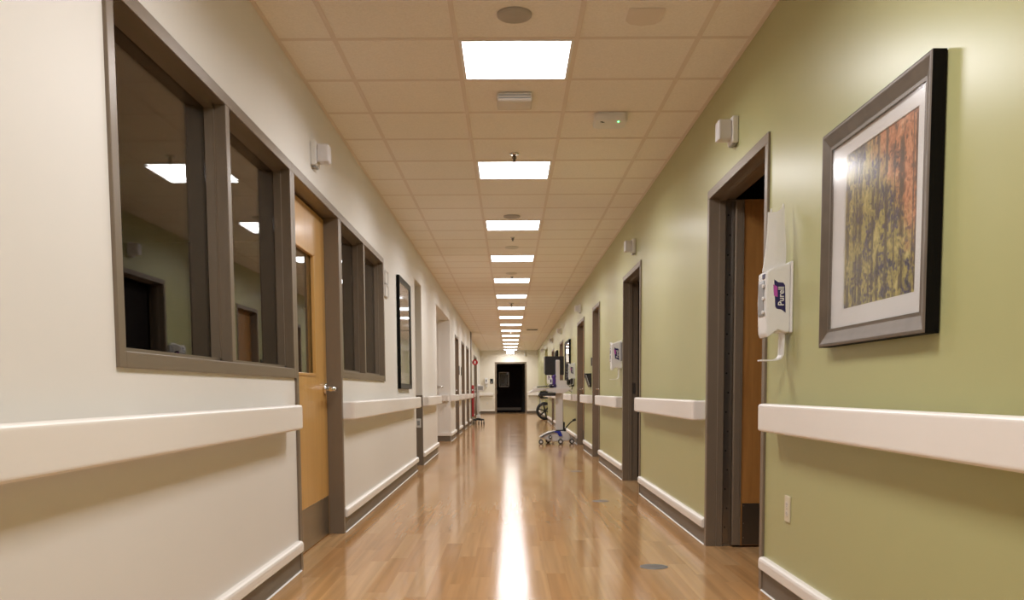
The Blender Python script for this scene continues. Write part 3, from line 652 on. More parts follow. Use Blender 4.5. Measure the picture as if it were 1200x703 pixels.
# ------------------------------------------------------------------ sanitizer dispensers (right wall)
def text_mesh(txt, size):
    cu = bpy.data.curves.new('lettering', 'FONT'); cu.body = txt; cu.size = size; cu.extrude = 0.0003; cu.align_x = 'CENTER'; cu.align_y = 'CENTER'
    cu.offset = size*0.012
    t = bpy.data.objects.new('lettering', cu); COL.objects.link(t)
    bpy.context.view_layer.update()
    me = bpy.data.meshes.new_from_object(t.evaluated_get(bpy.context.evaluated_depsgraph_get()))
    bpy.data.objects.remove(t); return me
TXT = text_mesh('Purell', 0.024); TXT.materials.append(M['white'])
def dispenser(y, label, z=0.0, lid=False):
    r = thing('sanitizer_dispenser', (WR, y, 1.22+z), label, 'dispenser', 'hand sanitizer dispensers')
    zz = z
    bm = B(); add_box(bm, WR-0.012, WR, y-0.005, y+0.135, 1.225+zz, 1.535+zz, bev=0.005); obj('back_plate', bm, 'white', r)
    prof = [(WR-0.012, 1.228), (WR-0.03, 1.226), (WR-0.062, 1.238), (WR-0.085, 1.222), (WR-0.108, 1.205), (WR-0.116, 1.225), (WR-0.121, 1.36), (WR-0.117, 1.488), (WR-0.10, 1.50), (WR-0.03, 1.522), (WR-0.012, 1.524)]
    bm = B(); add_prism(bm, [(p[0], p[1]+zz) for p in prof], y, y+0.13, 'y', bev=0.006, seg=3); body = obj('body', bm, 'white', r)
    bm = B(); add_prism(bm, [(WR-0.1212, 1.30+zz), (WR-0.1245, 1.31+zz), (WR-0.1245, 1.44+zz), (WR-0.120, 1.455+zz)], y+0.025, y+0.105, 'y'); obj('level_window', bm, 'grey', body)
    bm = B()
    for q in (1.315, 1.375, 1.43): add_tube(bm, [(WR-0.122, y+0.02, q+zz), (WR-0.130, y+0.02, q+zz)], 0.008, 10)
    obj('latch', bm, 'white', body)
    # emblem on the side that faces along the corridor
    bm = B(); cx, cz = WR-0.058, 1.385+zz
    sh = [(cx-0.020, cz-0.046), (cx-0.014, cz-0.056), (cx+0.008, cz-0.060), (cx+0.026, cz-0.074), (cx+0.022, cz+0.044), (cx+0.014, cz+0.056), (cx-0.008, cz+0.058), (cx-0.026, cz+0.070)]
    add_prism(bm, sh, y-0.0006, y+0.0004, 'y'); lg = obj('emblem', bm, 'navy', body)
    bm = B(); add_prism(bm, [(cx-0.030, cz+0.048), (cx-0.012, cz+0.040), (cx-0.010, cz-0.006), (cx-0.026, cz+0.000)], y-0.0012, y-0.0007, 'y'); obj('emblem_patch', bm, 'magenta', body)
    t = bpy.data.objects.new('lettering', TXT); COL.objects.link(t); t.parent = body
    t.matrix_local = Matrix.Translation(Vector((cx+0.006, y-0.0016, cz-0.002)) - parent_world(body)) @ Matrix.Rotation(math.radians(90), 4, 'X') @ Matrix.Rotation(math.radians(90), 4, 'Z') @ Matrix.Scale(1.5, 4)
    bm = B(); add_prism(bm, [(WR-0.1195, 1.462+zz), (WR-0.1205, 1.462+zz), (WR-0.1195, 1.482+zz), (WR-0.1180, 1.482+zz)], y+0.02, y+0.06, 'y'); obj('emblem', bm, 'navy', body)
    # drip tray on a curved strap
    bm = B(); pts = []
    for u, v in ((-0.030, 1.232), (-0.031, 1.17), (-0.033, 1.13), (-0.040, 1.112), (-0.055, 1.106), (-0.09, 1.103), (-0.125, 1.104)): pts.append((WR+u, v+zz))
    outl = pts + [(p[0]-0.002 if i < 3 else p[0], p[1]+0.006) for i, p in list(enumerate(pts))[::-1]]
    outl = [(p[0]+(0.006 if i < 3 else 0.003 if i == 3 else 0), p[1]) for i, p in enumerate(pts)] + [(p[0]-(0.002 if i < 4 else 0), p[1]+(0.0 if i < 3 else 0.006)) for i, p in list(enumerate(pts))[::-1]]
    add_prism(bm, outl, y+0.03, y+0.10, 'y'); obj('drip_tray', bm, 'white', r)
    if lid:
        bm = B(); n = 10
        A = []
        for i in range(n+1):
            t_ = i/n
            zl = 1.49 + t_*(0.262)
            xl = WR-0.127 + 0.026*t_ + 0.004*math.sin(t_*math.pi)
            xr = WR-0.028 + 0.003*math.sin(t_*6.0)
            yy = y+0.03+0.02*t_-0.006*math.sin(t_*math.pi)
            zr = zl + 0.024
            A.append((bm.verts.new((xl, yy, zl)), bm.verts.new((0.5*(xl+xr), yy-0.005, 0.5*(zl+zr)-(0.012 if i == n else 0))), bm.verts.new((xr, yy-0.002, zr)),
                      bm.verts.new((xl, yy+0.005, zl)), bm.verts.new((0.5*(xl+xr), yy+0.001, 0.5*(zl+zr)-(0.012 if i == n else 0))), bm.verts.new((xr, yy+0.004, zr))))
        for i in range(n):
            p, q = A[i], A[i+1]
            for a, b in ((0, 1), (1, 2), (4, 3), (5, 4), (3, 0), (2, 5)): bm.faces.new((p[a], p[b], q[b], q[a]))
        for p in (A[0], A[n]): bm.faces.new((p[0], p[1], p[4], p[3])); bm.faces.new((p[1], p[2], p[5], p[4]))
        add_tube(bm, [(WR-0.088, y+0.055, 1.745), (WR-0.084, y+0.056, 1.768)], 0.004, 8); add_tube(bm, [(WR-0.036, y+0.055, 1.77), (WR-0.032, y+0.056, 1.788)], 0.004, 8)
        obj('raised_lid', bm, 'white', r, smooth=False)
    else:
        bm = B()
        for xx, z2 in ((WR-0.11, 0.012), (WR-0.025, 0.022)): add_tube(bm, [(xx, y+0.065, 1.49+zz), (xx, y+0.065, 1.50+z2+zz)], 0.013, 10)
        obj('latch', bm, 'white', r)
    return r
dispenser(4.02, 'white sanitizer dispenser with its lid raised between the open wood door and forest picture', lid=True)
dispenser(10.10, 'white sanitizer dispenser on the green wall just past the black doorway', z=-0.005)
dispenser(17.35, 'white sanitizer dispenser on the green wall above the cart, beside the black framed picture', z=-0.02)
dispenser(27.4, 'white sanitizer dispenser on the green wall near the wheelchair niche', z=-0.02)
# grey holder plates next to the second dispenser
bm = B(); add_box(bm, WR-0.03, WR, 9.99, 10.07, 1.30, 1.50, bev=0.004); s_ = obj('wall_bracket', bm, 'grey'); tag(s_, 'grey bracket on the wall between the black doorway and second dispenser', 'bracket')
# telephone
ph = thing('wall_telephone', (WR, 17.9, 1.06), 'black wall telephone hung below the sanitizer dispenser by the framed picture', 'telephone')
bm = B(); add_box(bm, WR-0.06, WR, 17.62, 17.78, 1.06, 1.26, bev=0.008); obj('base_unit', bm, 'black', ph)
bm = B(); add_tube(bm, [(WR-0.10, 17.62, 1.25), (WR-0.11, 17.62, 1.22), (WR-0.115, 17.62, 1.14), (WR-0.10, 17.62, 1.08)], [0.028, 0.02, 0.02, 0.03], 10); obj('handset', bm, 'black', ph)
bm = B(); add_tube(bm, [(WR-0.08, 17.62, 1.07), (WR-0.09, 17.62, 0.98), (WR-0.05, 17.63, 0.95), (WR-0.03, 17.66, 1.06)], 0.008, 8); obj('cord', bm, 'black', ph)
# end-wall dispenser, sign, outlet
ed = thing('sanitizer_dispenser', (-1.0, Y1, 1.25), 'white sanitizer dispenser on the far end wall beside the doorway', 'dispenser', 'hand sanitizer dispensers')
bm = B(); add_box(bm, -1.08, -0.95, Y1-0.10, Y1, 1.30, 1.56, bev=0.015); obj('body', bm, 'white', ed)
bm = B(); add_box(bm, -1.035, -0.995, Y1-0.102, Y1-0.1002, 1.40, 1.49); obj('emblem', bm, 'navy', ed)
bm = B(); add_box(bm, -1.055, -0.975, Y1-0.10, Y1-0.001, 1.17, 1.182); add_box(bm, -1.035, -0.995, Y1-0.012, Y1-0.001, 1.182, 1.30); obj('drip_tray', bm, 'white', ed)
def sign(name, x0, x1, y0, y1, z0, z1, m, label, rim=None):
    t = thing(name, ((x0+x1)/2, (y0+y1)/2, z0), label, 'sign')
    bm = B(); add_box(bm, x0, x1, y0, y1, z0, z1, bev=0.0015); obj('panel', bm, m, t)
    return t
es = sign('room_sign', -0.85, -0.72, Y1-0.012, Y1, 1.31, 1.52, 'black', 'black room sign on the far end wall between dispenser and doorway')
bm = B(); add_box(bm, -0.815, -0.755, Y1-0.013, Y1-0.0121, 1.39, 1.40); add_box(bm, -0.82, -0.75, Y1-0.013, Y1-0.0121, 1.35, 1.36); obj('text_line', bm, 'ltgrey', es)
for x0, side in ((-0.98, 0),):
    o = thing('wall_outlet', (x0, Y1, 0.42), 'small white outlet low on the far end wall', 'outlet')
    bm = B(); add_box(bm, x0-0.035, x0+0.035, Y1-0.006, Y1, 0.40, 0.515, bev=0.002); obj('plate', bm, 'offwhite', o)
    bm = B(); add_box(bm, x0-0.016, x0+0.016, Y1-0.008, Y1-0.0061, 0.415, 0.45); add_box(bm, x0-0.016, x0+0.016, Y1-0.008, Y1-0.0061, 0.465, 0.5); obj('socket', bm, 'white', o)

# near outlet
yo, zo = 4.035, 0.448
o = thing('wall_outlet', (WR, yo, zo-0.057), 'ivory duplex outlet on the green wall below the sanitizer dispenser', 'outlet')
bm = B(); add_box(bm, WR-0.007, WR, yo-0.036, yo+0.036, zo-0.058, zo+0.058, bev=0.002); obj('plate', bm, mat('ivory_plastic', (0.66, 0.60, 0.44), 0.35, var=0.02), o)
for dz in (-0.0195, 0.0195):
    bm = B(); add_prism(bm, [(yo+p, zo+dz+q) for p, q in round_rect(-0.0165, 0.0165, -0.0135, 0.0135, 0.008)], WR-0.0085, WR-0.0071, 'x'); so = obj('socket', bm, 'offwhite', o)
    bm = B()
    for dy in (-0.006, 0.006): add_box(bm, WR-0.0088, WR-0.0084, yo+dy-0.001, yo+dy+0.001, zo+dz-0.003, zo+dz+0.006)
    add_tube(bm, [(WR-0.0088, yo, zo+dz-0.008), (WR-0.0084, yo, zo+dz-0.008)], 0.002, 8); obj('slot', bm, 'black', so)
bm = B(); add_tube(bm, [(WR-0.0085, yo, zo), (WR-0.0071, yo, zo)], 0.003, 8); obj('screw', bm, 'steel', o)

# ------------------------------------------------------------------ dome lights above the doors
def dome(s, y, label, z=2.37, wall=None):
    wx = wall if wall is not None else (WR if s > 0 else WL)
    r = thing('dome_light', (wx, y, z), label, 'dome light', 'nurse call dome lights')
    bm = B(); sbox(bm, s, -0.034, 0.0, y, y+0.115, z-0.068, z+0.072, wall, bev=0.006); obj('plate', bm, 'white', r)
    bm = B(); sbox(bm, s, -0.105, -0.034, y+0.012, y+0.103, z-0.048, z+0.056, wall, bev=0.008); obj('lens_box', bm, mat('dome_lens', (0.70, 0.68, 0.69), 0.3, var=0.02), r)
    bm = B(); sbox(bm, s, -0.030, -0.006, y+0.02, y+0.095, z-0.076, z-0.0685, wall); obj('latch', bm, 'grey', r)
    return r
dome(-1, 5.50, 'white dome light box on the cream wall above the office door', 2.382)
dome(1, 5.02, 'white dome light box on the green wall above the open wood door', 2.372)
dome(1, 9.03, 'white dome light box on the green wall above the black doorway', 2.38)
dome(1, 15.9, 'white dome light box on the green wall above the door before the cart', 2.39)
dome(1, 21.9, 'white dome light box on the green wall above the door past the framed picture', 2.40)
dome(1, 26.3, 'white dome light box on the green wall above the door nearest the wheelchair niche', 2.42)
dome(1, 33.4, 'white dome light box on the green wall beyond the wheelchair niche', 2.44)

# ------------------------------------------------------------------ wall plates, signs, pocket
for za, zb, t in ((1.985, 2.105, 'upper'), (1.865, 1.975, 'lower')):
    r = thing('wall_plate', (WL, 8.7, za), t+' of two small white plates stacked beside the office window', 'wall plate')
    bm = B(); sbox(bm, -1, -0.014, 0, 8.575, 8.785, za, zb, bev=0.003); obj('panel', bm, 'cream', r)
    bm = B()
    for a in ((8.572, 8.582, za, zb), (8.778, 8.788, za, zb), (8.582, 8.778, za, za+0.008), (8.582, 8.778, zb-0.008, zb)): sbox(bm, -1, -0.020, -0.0145, *a)
    obj('rim', bm, 'ltgrey', r)
sign('room_sign', WR-0.012, WR, 13.68, 13.84, 1.35, 1.47, 'black', 'black room sign on the green wall above the wall pocket')
sign('room_sign', WL, WL+0.012, 21.0, 21.16, 1.36, 1.56, 'black', 'dark room sign on the cream wall after the first door past the alcove')
sign('room_sign', WL, WL+0.012, 21.95, 22.11, 1.36, 1.56, 'black', 'dark room sign on the cream wall before the second door past the alcove')
wp_ = thing('wall_pocket', (WR, 13.95, 1.03), 'black sloping file pocket on the green wall between two closed doors', 'wall pocket')
bm = B(); add_prism(bm, [(WR, 1.03), (WR-0.025, 1.03), (WR-0.10, 1.235), (WR-0.094, 1.24), (WR-0.020, 1.038), (WR-0.006, 1.038), (WR-0.006, 1.24), (WR, 1.24)], 13.85, 14.15, 'y'); obj('tray', bm, 'black', wp_)
for ye in (13.85, 14.147):
    bm = B(); add_prism(bm, [(WR-0.006, 1.038), (WR-0.02, 1.038), (WR-0.094, 1.238), (WR-0.006, 1.238)], ye, ye+0.003, 'y'); obj('side', bm, 'black', wp_)
bm = B(); add_prism(bm, [(WR-0.03, 1.06), (WR-0.036, 1.06), (WR-0.086, 1.215), (WR-0.080, 1.215)], 13.846, 13.8495, 'y'); obj('edge_strip', bm, 'ltgrey', wp_)
# olive passage switch plates
sp = thing('switch_plate', (-1.30, 12.18, 0.60), 'grey switch plate on the taupe lower panel of the side passage', 'switch plate')
bm = B(); add_box(bm, -1.25, -1.185, 12.176, 12.187, 0.50, 0.62, bev=0.002); obj('plate', bm, 'ltgrey', sp)
bm = B(); add_box(bm, -1.235, -1.20, 12.172, 12.176, 0.53, 0.59); obj('rocker', bm, 'grey', sp)

# ------------------------------------------------------------------ ceiling fittings
def disc(name, x, y, rad, m, label, cat, group=None, hgt=0.012):
    t = thing(name, (x, y, CH), label, cat, group)
    bm = B(); add_tube(bm, [(x, y, CH+0.0035), (x, y, CH-hgt*0.6), (x, y, CH-hgt)], [rad, rad, rad*0.93], 32); obj('rim', bm, m, t)
    bm = B()
    for q in (0.25, 0.5, 0.75): add_ring(bm, (x, y, CH-hgt-0.0002), (0, 0, 1), rad*q, 0.0018, 28, 5)
    obj('grille', bm, m, t)
    return t
disc('ceiling_speaker', 0.033, 4.45, 0.082, 'spk', 'round grey speaker grille in the ceiling before the first light', 'speaker', 'round ceiling grilles')
disc('ceiling_speaker', 0.033, 9.42, 0.085, 'spk', 'round grey grille in the ceiling just before the third visible light', 'speaker', 'round ceiling grilles')
disc('ceiling_speaker', 0.036, 11.42, 0.085, 'offwhite', 'round pale grille in the ceiling just before the fourth visible light', 'speaker', 'round ceiling grilles')
disc('ceiling_speaker', 0.036, 13.9, 0.085, 'offwhite', 'round pale grille in the ceiling just before the fifth visible light', 'speaker', 'round ceiling grilles')
sq = thing('ceiling_cover', (0.65, 4.47, CH), 'flat tan blank cover plate on a ceiling tile', 'cover plate')
bm = B(); add_prism(bm, [(0.565, 4.39), (0.735, 4.39), (0.735, 4.52), (0.71, 4.56), (0.65, 4.58), (0.59, 4.56), (0.565, 4.52)], CH-0.006, CH+0.0038, 'z', bev=0.002); obj('plate', bm, 'tee', sq)
bm = B(); add_tube(bm, [(0.65, 4.47, CH-0.008), (0.65, 4.47, CH-0.006)], 0.006, 10); obj('screw', bm, 'tee', sq)
dt = thing('ceiling_detector', (0.04, 5.66, CH), 'white slotted detector box on the ceiling between the first two lights', 'detector')
bm = B(); add_box(bm, -0.065, 0.145, 5.57, 5.76, CH-0.05, CH+0.0038, bev=0.012, seg=3); obj('housing', bm, 'offwhite', dt)
bm = B()
for yy in (0.018, 0.034): add_box(bm, -0.055, 0.135, 5.5685, 5.572, CH-yy, CH-yy+0.006)
obj('slot', bm, 'grey', dt)
ap = thing('wireless_access_point', (0.66, 6.06, CH), 'white rounded wireless box with a green light on the ceiling', 'access point')
bm = B(); add_prism(bm, round_rect(0.553, 0.767, 5.955, 6.165, 0.045, 5), CH-0.052, CH+0.0038, 'z', bev=0.014, seg=3); obj('housing', bm, 'white', ap)
bm = B(); add_tube(bm, [(0.705, 5.99, CH-0.0515), (0.705, 5.99, CH-0.0545)], 0.006, 12); obj('indicator', bm, 'led', ap)
bm = B(); add_box(bm, 0.59, 0.607, 5.985, 6.0, CH-0.0535, CH-0.0515); add_box(bm, 0.60, 0.618, 6.0, 6.012, CH-0.0535, CH-0.0515); obj('emblem', bm, 'black', ap)
def sprinkler(y, label, k=1.0):
    t = thing('sprinkler_head', (0.045, y, CH), label, 'sprinkler', 'ceiling sprinkler heads')
    bm = B(); add_tube(bm, [(0.045, y, CH+0.0035), (0.045, y, CH-0.006), (0.045, y, CH-0.010)], [0.034*k, 0.034*k, 0.026*k], 24); obj('escutcheon', bm, 'chrome', t)
    bm = B(); add_tube(bm, [(0.045, y, CH-0.010), (0.045, y, CH-0.03*k), (0.045, y, CH-0.055*k)], [0.010, 0.007, 0.009], 12)
    for s in (-1, 1): add_tube(bm, [(0.045+s*0.008, y, CH-0.012), (0.045+s*0.014, y, CH-0.03*k), (0.045, y, CH-0.05*k)], 0.003, 8)
    obj('frame', bm, 'darksteel', t)
    bm = B(); add_tube(bm, [(0.045, y, CH-0.055*k), (0.045, y, CH-0.058*k)], 0.016*k, 16); obj('deflector', bm, 'darksteel', t)
sprinkler(6.98, 'small metal sprinkler head just before the second visible ceiling light')
sprinkler(10.70, 'small metal sprinkler head midway between the third and fourth visible ceiling lights', 0.7)
sprinkler(14.3, 'small metal sprinkler head beside the fifth visible ceiling light', 0.8)
sprinkler(18.6, 'metal sprinkler head hanging below the sixth visible ceiling light', 1.6)
vt = thing('ceiling_vent', (0.66, 26.6, CH), 'dark slotted vent in the ceiling near the green wall', 'vent')
bm = B(); add_box(bm, 0.5, 0.82, 26.45, 26.85, CH-0.006, CH+0.0038); obj('frame', bm, 'taupe', vt)
bm = B()
for i in range(5): add_box(bm, 0.52, 0.80, 26.49+i*0.07, 26.53+i*0.07, CH-0.010, CH-0.006)
obj('slat', bm, 'base', vt)
hg_ = thing('hanging_sign', (0.04, 27.0, CH), 'thin dark hanging rod sign under the far ceiling lights', 'sign')
bm = B(); add_box(bm, 0.035, 0.049, 26.9, 27.1, CH-0.09, CH+0.003); obj('panel', bm, 'grey', hg_)
bm = B(); add_box(bm, 0.02, 0.064, 26.85, 27.15, CH-0.006, CH+0.0035); obj('canopy', bm, 'ltgrey', hg_)
ex = thing('exit_sign', (0.03, 38.2, 2.5), 'white lit sign box hung from the ceiling before the far doorway', 'exit sign')
bm = B(); add_box(bm, -0.14, 0.21, 38.15, 38.23, 2.50, 2.70, bev=0.008); obj('housing', bm, 'white', ex)
bm = B(); add_box(bm, -0.125, 0.195, 38.146, 38.1495, 2.515, 2.685); obj('face', bm, 'exit', ex)
bm = B(); add_tube(bm, [(0.035, 38.19, 2.70), (0.035, 38.19, CH+0.003)], 0.015, 10); obj('stem', bm, 'white', ex)
cd = B(); add_tube(cd, [(0.30, Y1-0.05, CH-0.02), (0.60, Y1-0.05, CH-0.02), (0.65, Y1-0.05, CH-0.04), (0.66, Y1-0.05, CH-0.2)], 0.028, 10)
cdo = thing('wall_conduit', (0.66, Y1, 2.5), 'white bent conduit at the top of the far end wall beside the lit sign', 'conduit')
obj('pipe', cd, 'white', cdo)
bm = B(); add_box(bm, 0.63, 0.69, Y1-0.085, Y1, CH-0.24, CH-0.19); obj('box', bm, 'white', cdo)

# ------------------------------------------------------------------ floor covers
for x, y, t in ((0.795, 5.015, 'first green wall panel'), (0.802, 8.06, 'black doorway'), (0.80, 11.1, 'second sanitizer dispenser')):
    c = thing('floor_cover', (x, y, 0), 'round grey metal floor cover in front of the '+t, 'floor cover', 'round floor covers')
    bm = B(); add_tube(bm, [(x, y, -0.003), (x, y, 0.0012), (x, y, 0.0018)], [0.078, 0.078, 0.074], 36); obj('plate', bm, mat('cover_metal', (0.20, 0.185, 0.17), 0.5, metal=0.5, var=0.15, scale=30), c)
    bm = B(); add_tube(bm, [(x, y, 0.0018), (x, y, 0.0024)], 0.009, 14); obj('screw', bm, 'darksteel', c)

# ------------------------------------------------------------------ workstation cart
CY = 17.0
ca = thing('workstation_cart', (0.88, CY, 0), 'light grey computer workstation cart on wheels with a black monitor', 'medical cart')
# base shell: humped body
bm = B()
top = [(0.54, 0.13), (0.62, 0.175), (0.70, 0.215), (0.79, 0.235), (0.88, 0.24), (1.0, 0.235), (1.08, 0.20), (1.11, 0.13), (1.09, 0.055), (0.80, 0.04), (0.70, 0.055), (0.64, 0.10), (0.56, 0.115)]
add_prism(bm, top, CY-0.17, CY+0.17, 'y', bev=0.02, seg=3); obj('base_shell', bm, 'ltgrey', ca)
bm = B(); add_prism(bm, [(0.545, 0.125), (0.63, 0.178), (0.71, 0.218), (0.80, 0.238), (0.93, 0.245), (0.96, 0.17), (0.90, 0.17), (0.87, 0.205), (0.78, 0.20), (0.68, 0.17), (0.60, 0.132)], CY-0.188, CY-0.168, 'y', bev=0.004); bt = obj('base_trim', bm, mat('slate_plastic', (0.16, 0.16, 0.17), 0.4), ca)
bm = B(); add_prism(bm, [(0.79, 0.236), (0.93, 0.2455), (0.965, 0.145), (0.905, 0.145), (0.875, 0.20)], CY-0.193, CY-0.1885, 'y'); obj('blue_panel', bm, 'blue', bt)
for x, yy, r in ((0.57, CY-0.19, 0.042), (0.93, CY-0.205, 0.046), (0.72, CY+0.20, 0.05), (1.145, CY-0.08, 0.046), (0.74, CY-0.2, 0.03)):
    cz = r if r > 0.031 else 0.13
    bm = B(); add_tube(bm, [(x, yy-0.02, cz), (x, yy+0.02, cz)], r, 22); wv_ = obj('caster', bm, 'rubber', ca)
    bm = B(); add_tube(bm, [(x, yy-0.024, cz), (x, yy-0.0201, cz)], r*0.55, 16); obj('hub', bm, 'ltgrey', wv_)
    bm = B(); add_box(bm, x-0.02, x+0.02, yy-0.018, yy+0.018, cz+r*0.4, cz+r*1.5, bev=0.004); obj('fork', bm, 'grey', wv_)
bm = B(); add_box(bm, 0.85, 0.985, CY-0.07, CY+0.07, 0.235, 1.03, bev=0.014, seg=3); obj('column', bm, 'ltgrey', ca)
bm = B(); add_box(bm, 0.85, 1.04, CY-0.09, CY+0.09, 0.232, 0.258, bev=0.004); add_box(bm, 0.985, 1.02, CY-0.05, CY+0.05, 0.25, 0.40, bev=0.006); obj('column_collar', bm, 'black', ca)
bm = B(); add_tube(bm, [(1.01, CY-0.05, 0.25), (1.05, CY-0.06, 0.31), (1.12, CY-0.07, 0.39), (1.17, CY-0.07, 0.43)], 0.012, 10); add_tube(bm, [(1.165, CY-0.07, 0.428), (1.22, CY-0.07, 0.45)], 0.022, 10); obj('pedal_arm', bm, 'black', ca)
bm = B(); add_prism(bm, [(0.60, 0.985), (0.86, 0.93), (0.99, 0.93), (1.12, 1.0), (1.12, 1.035), (0.60, 1.035)], CY-0.2, CY+0.2, 'y', bev=0.01); obj('work_surface', bm, 'ltgrey', ca)
bm = B(); add_prism(bm, [(0.35, 0.955), (0.40, 0.945), (0.66, 1.0), (0.66, 1.03), (0.47, 1.025)], CY-0.24, CY+0.22, 'y', bev=0.006); kt = obj('keyboard_tray', bm, 'ltgrey', ca)
bm = B(); add_prism(bm, [(0.42, 1.028), (0.50, 1.045), (0.80, 1.075), (0.80, 1.085), (0.50, 1.062), (0.42, 1.04)], CY-0.23, CY+0.1, 'y', bev=0.003); kb = obj('keyboard', bm, 'white', kt)
bm = B()
for i in range(9): add_box(bm, 0.50+i*0.032, 0.525+i*0.032, CY-0.236, CY-0.228, 1.036+i*0.003, 1.06+i*0.003)
obj('key', bm, 'black', kt)
bm = B(); add_box(bm, 0.55, 0.84, CY-0.24, CY+0.12, 0.885, 0.945, bev=0.012); add_box(bm, 0.56, 0.70, CY-0.20, CY, 0.93, 0.975, bev=0.012); obj('under_tray', bm, 'black', ca)
bm = B(); add_box(bm, 0.85, 0.925, CY-0.10, CY-0.03, 1.03, 1.545, bev=0.01); obj('monitor_post', bm, 'ltgrey', ca)
bm = B(); add_box(bm, 0.87, 1.05, CY-0.13, CY+0.05, 1.03, 1.17, bev=0.02, seg=3); add_prism(bm, [(1.0, 1.03), (1.16, 0.96), (1.17, 0.98), (1.05, 1.10)], CY-0.12, CY, 'y', bev=0.006); obj('power_module', bm, 'ltgrey', ca)
bm = B(); add_box(bm, 0.655, 1.005, CY-0.02, CY+0.025, 1.27, 1.615, bev=0.01); mo = obj('monitor', bm, 'black', ca)
bm = B(); add_box(bm, 0.67, 0.99, CY+0.0255, CY+0.027, 1.29, 1.60); obj('screen', bm, 'navy', mo)
bm = B(); add_box(bm, 0.635, 0.66, CY-0.01, CY+0.02, 1.30, 1.605, bev=0.004); obj('monitor_side', bm, 'grey', mo)
bm = B(); add_box(bm, 0.73, 0.86, CY-0.12, CY-0.02, 1.036, 1.10, bev=0.015); sb = obj('scanner_cradle', bm, 'navy', ca)
bm = B(); add_tube(bm, [(0.82, CY-0.08, 1.09), (0.825, CY-0.08, 1.18), (0.80, CY-0.08, 1.235), (0.85, CY-0.09, 1.26)], [0.03, 0.028, 0.035, 0.025], 12); obj('scanner', bm, 'purple', ca)
bm = B(); add_box(bm, 0.735, 0.79, CY-0.06, CY, 1.10, 1.22, bev=0.008); wb_ = obj('wipe_tub', bm, 'white', ca)
bm = B(); add_box(bm, 0.75, 0.772, CY-0.0615, CY-0.0602, 1.13, 1.19); obj('emblem', bm, 'navy', wb_)

# ------------------------------------------------------------------ wheelchair in the niche
WY = 31.0
wc = thing('wheelchair', (1.2, WY, 0), 'black folding wheelchair parked in the niche of the green wall', 'wheelchair')
for yy in (WY, WY+0.5):
    bm = B(); add_ring(bm, (1.20, yy, 0.30), (0, 1, 0), 0.27, 0.03, 36, 8); wh = obj('drive_wheel', bm, 'rubber', wc)
    bm = B(); add_ring(bm, (1.20, yy-0.05, 0.30), (0, 1, 0), 0.23, 0.010, 32, 6); obj('hand_rim', bm, 'black', wh)
    bm = B()
    for k in range(6):
        a = k*math.pi/3+0.3; add_tube(bm, [(1.20+0.03*math.cos(a), yy, 0.30+0.03*math.sin(a)), (1.20+0.25*math.cos(a), yy, 0.30+0.25*math.sin(a))], 0.017, 8)
    obj('spoke', bm, 'black', wh)
    bm = B(); add_tube(bm, [(1.20, yy-0.04, 0.30), (1.20, yy+0.04, 0.30)], 0.045, 16); obj('hub', bm, 'black', wh)
for yy in (WY+0.08, WY+0.42):
    bm = B(); add_tube(bm, [(1.45, yy, 0.93), (1.36, yy, 0.91), (1.35, yy, 0.5), (1.33, yy, 0.25)], 0.013, 8); add_tube(bm, [(1.34, yy, 0.48), (0.98, yy, 0.5), (0.9, yy, 0.3), (0.82, yy, 0.14)], 0.013, 8)
    add_tube(bm, [(1.35, yy, 0.72), (1.03, yy, 0.72), (0.99, yy, 0.5)], 0.012, 8); obj('side_frame', bm, 'ltgrey', wc)
    bm = B(); add_box(bm, 1.02, 1.32, yy-0.03, yy+0.03, 0.725, 0.765, bev=0.012); obj('armrest', bm, 'black', wc)
    bm = B(); add_tube(bm, [(0.93, yy-0.015, 0.09), (0.93, yy+0.015, 0.09)], 0.09, 20); obj('caster', bm, 'rubber', wc)
    bm = B(); add_box(bm, 0.76, 0.88, yy-0.05, yy+0.05, 0.10, 0.118, bev=0.004); obj('footplate', bm, 'black', wc)
bm = B(); add_box(bm, 1.0, 1.36, WY+0.07, WY+0.43, 0.49, 0.525, bev=0.012); obj('seat', bm, 'black', wc)
bm = B(); add_box(bm, 1.345, 1.375, WY+0.08, WY+0.42, 0.55, 0.90, bev=0.01); obj('backrest', bm, 'black', wc)
bm = B(); add_tube(bm, [(1.30, WY+0.03, 0.74), (1.36, WY+0.02, 0.83), (1.42, WY+0.02, 0.86)], [0.05, 0.075, 0.05], 12); obj('push_grip', bm, 'black', wc)

for q in list(wc.children_recursive):          # the chair faces into the niche
    for v in q.data.vertices: v.co.x = 2.4 - v.co.x - 2*0.0 if q.parent is None else -v.co.x + (2.4 - 2*parent_world(q).x)
    q.data.flip_normals()

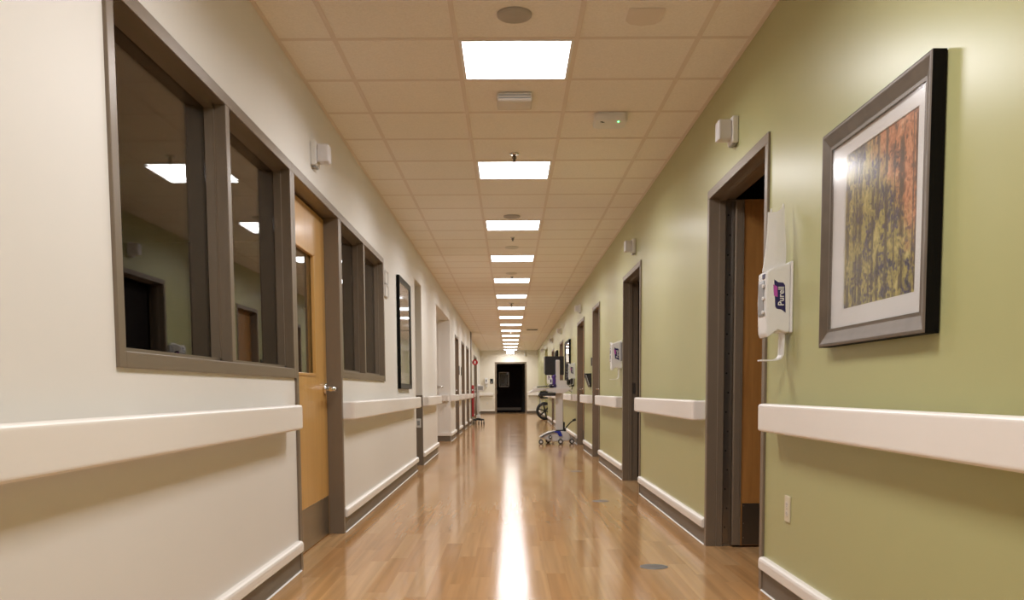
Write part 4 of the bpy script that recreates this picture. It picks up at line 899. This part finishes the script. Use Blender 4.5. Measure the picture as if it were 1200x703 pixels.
# ------------------------------------------------------------------ rolling monitor stand
SX, SY = -0.93, 27.05
st = thing('vitals_stand', (SX, SY, 0), 'rolling vital signs monitor stand with a black wheeled base by the corner guard', 'monitor stand')
bm = B(); add_tube(bm, [(SX, SY, 0.13), (SX, SY, 1.18)], 0.028, 14); obj('pole', bm, 'ltgrey', st)
bm = B()
for k in range(5):
    a = 2*math.pi*k/5+0.3; add_tube(bm, [(SX, SY, 0.16), (SX+0.17*math.cos(a), SY+0.17*math.sin(a), 0.135)], [0.035, 0.022], 10)
obj('base', bm, 'black', st)
for k in range(5):
    a = 2*math.pi*k/5+0.3; x, y = SX+0.165*math.cos(a), SY+0.165*math.sin(a)
    bm = B(); add_tube(bm, [(x-0.018, y, 0.04), (x+0.018, y, 0.04)], 0.04, 16); c = obj('caster', bm, 'rubber', st)
    bm = B(); add_box(bm, x-0.01, x+0.01, y-0.012, y+0.012, 0.06, 0.135); obj('fork', bm, 'black', c)
bm = B(); add_box(bm, SX-0.03, SX+0.16, SY-0.09, SY+0.05, 0.98, 1.15, bev=0.015); mn = obj('monitor', bm, 'ltgrey', st)
bm = B(); add_box(bm, SX-0.01, SX+0.14, SY-0.0925, SY-0.0902, 1.02, 1.13); obj('screen', bm, 'grey', mn)
bm = B(); add_box(bm, SX-0.06, SX+0.06, SY-0.07, SY+0.07, 0.19, 0.28, bev=0.01); obj('weight_box', bm, 'ltgrey', st)
bm = B(); add_tube(bm, [(SX-0.03, SY-0.05, 1.10), (SX-0.08, SY-0.05, 1.12), (SX-0.09, SY-0.05, 0.95), (SX-0.05, SY-0.05, 0.6), (SX-0.04, SY-0.05, 0.4)], 0.012, 8); obj('hose', bm, 'grey', st)
# red cabinet and round red sign
rc = thing('hose_cabinet', (WL, 27.6, 0.2), 'tall narrow red cabinet mounted on the taupe corner guard', 'cabinet')
bm = B(); add_box(bm, WL+0.024, WL+0.085, 27.45, 27.75, 0.22, 1.16, bev=0.006); obj('body', bm, 'red', rc)
bm = B(); add_tube(bm, [(WL+0.05, 27.449, 1.02), (WL+0.05, 27.44, 1.02)], 0.025, 14); obj('badge', bm, 'white', rc)
rs = thing('projecting_sign', (WL2, 31.9, 1.8), 'round red and white sign projecting from the wall above the rolling stand', 'sign')
bm = B(); add_tube(bm, [(-1.20, 31.9, 1.98), (-1.20, 31.93, 1.98)], 0.10, 28); obj('disc', bm, 'red', rs)
bm = B(); add_box(bm, -1.225, -1.175, 31.897, 31.8995, 1.93, 2.03); obj('symbol', bm, 'white', rs)
bm = B(); add_box(bm, -1.30, -1.285, 31.9, 31.93, 1.94, 2.02); obj('bracket', bm, 'ltgrey', rs)
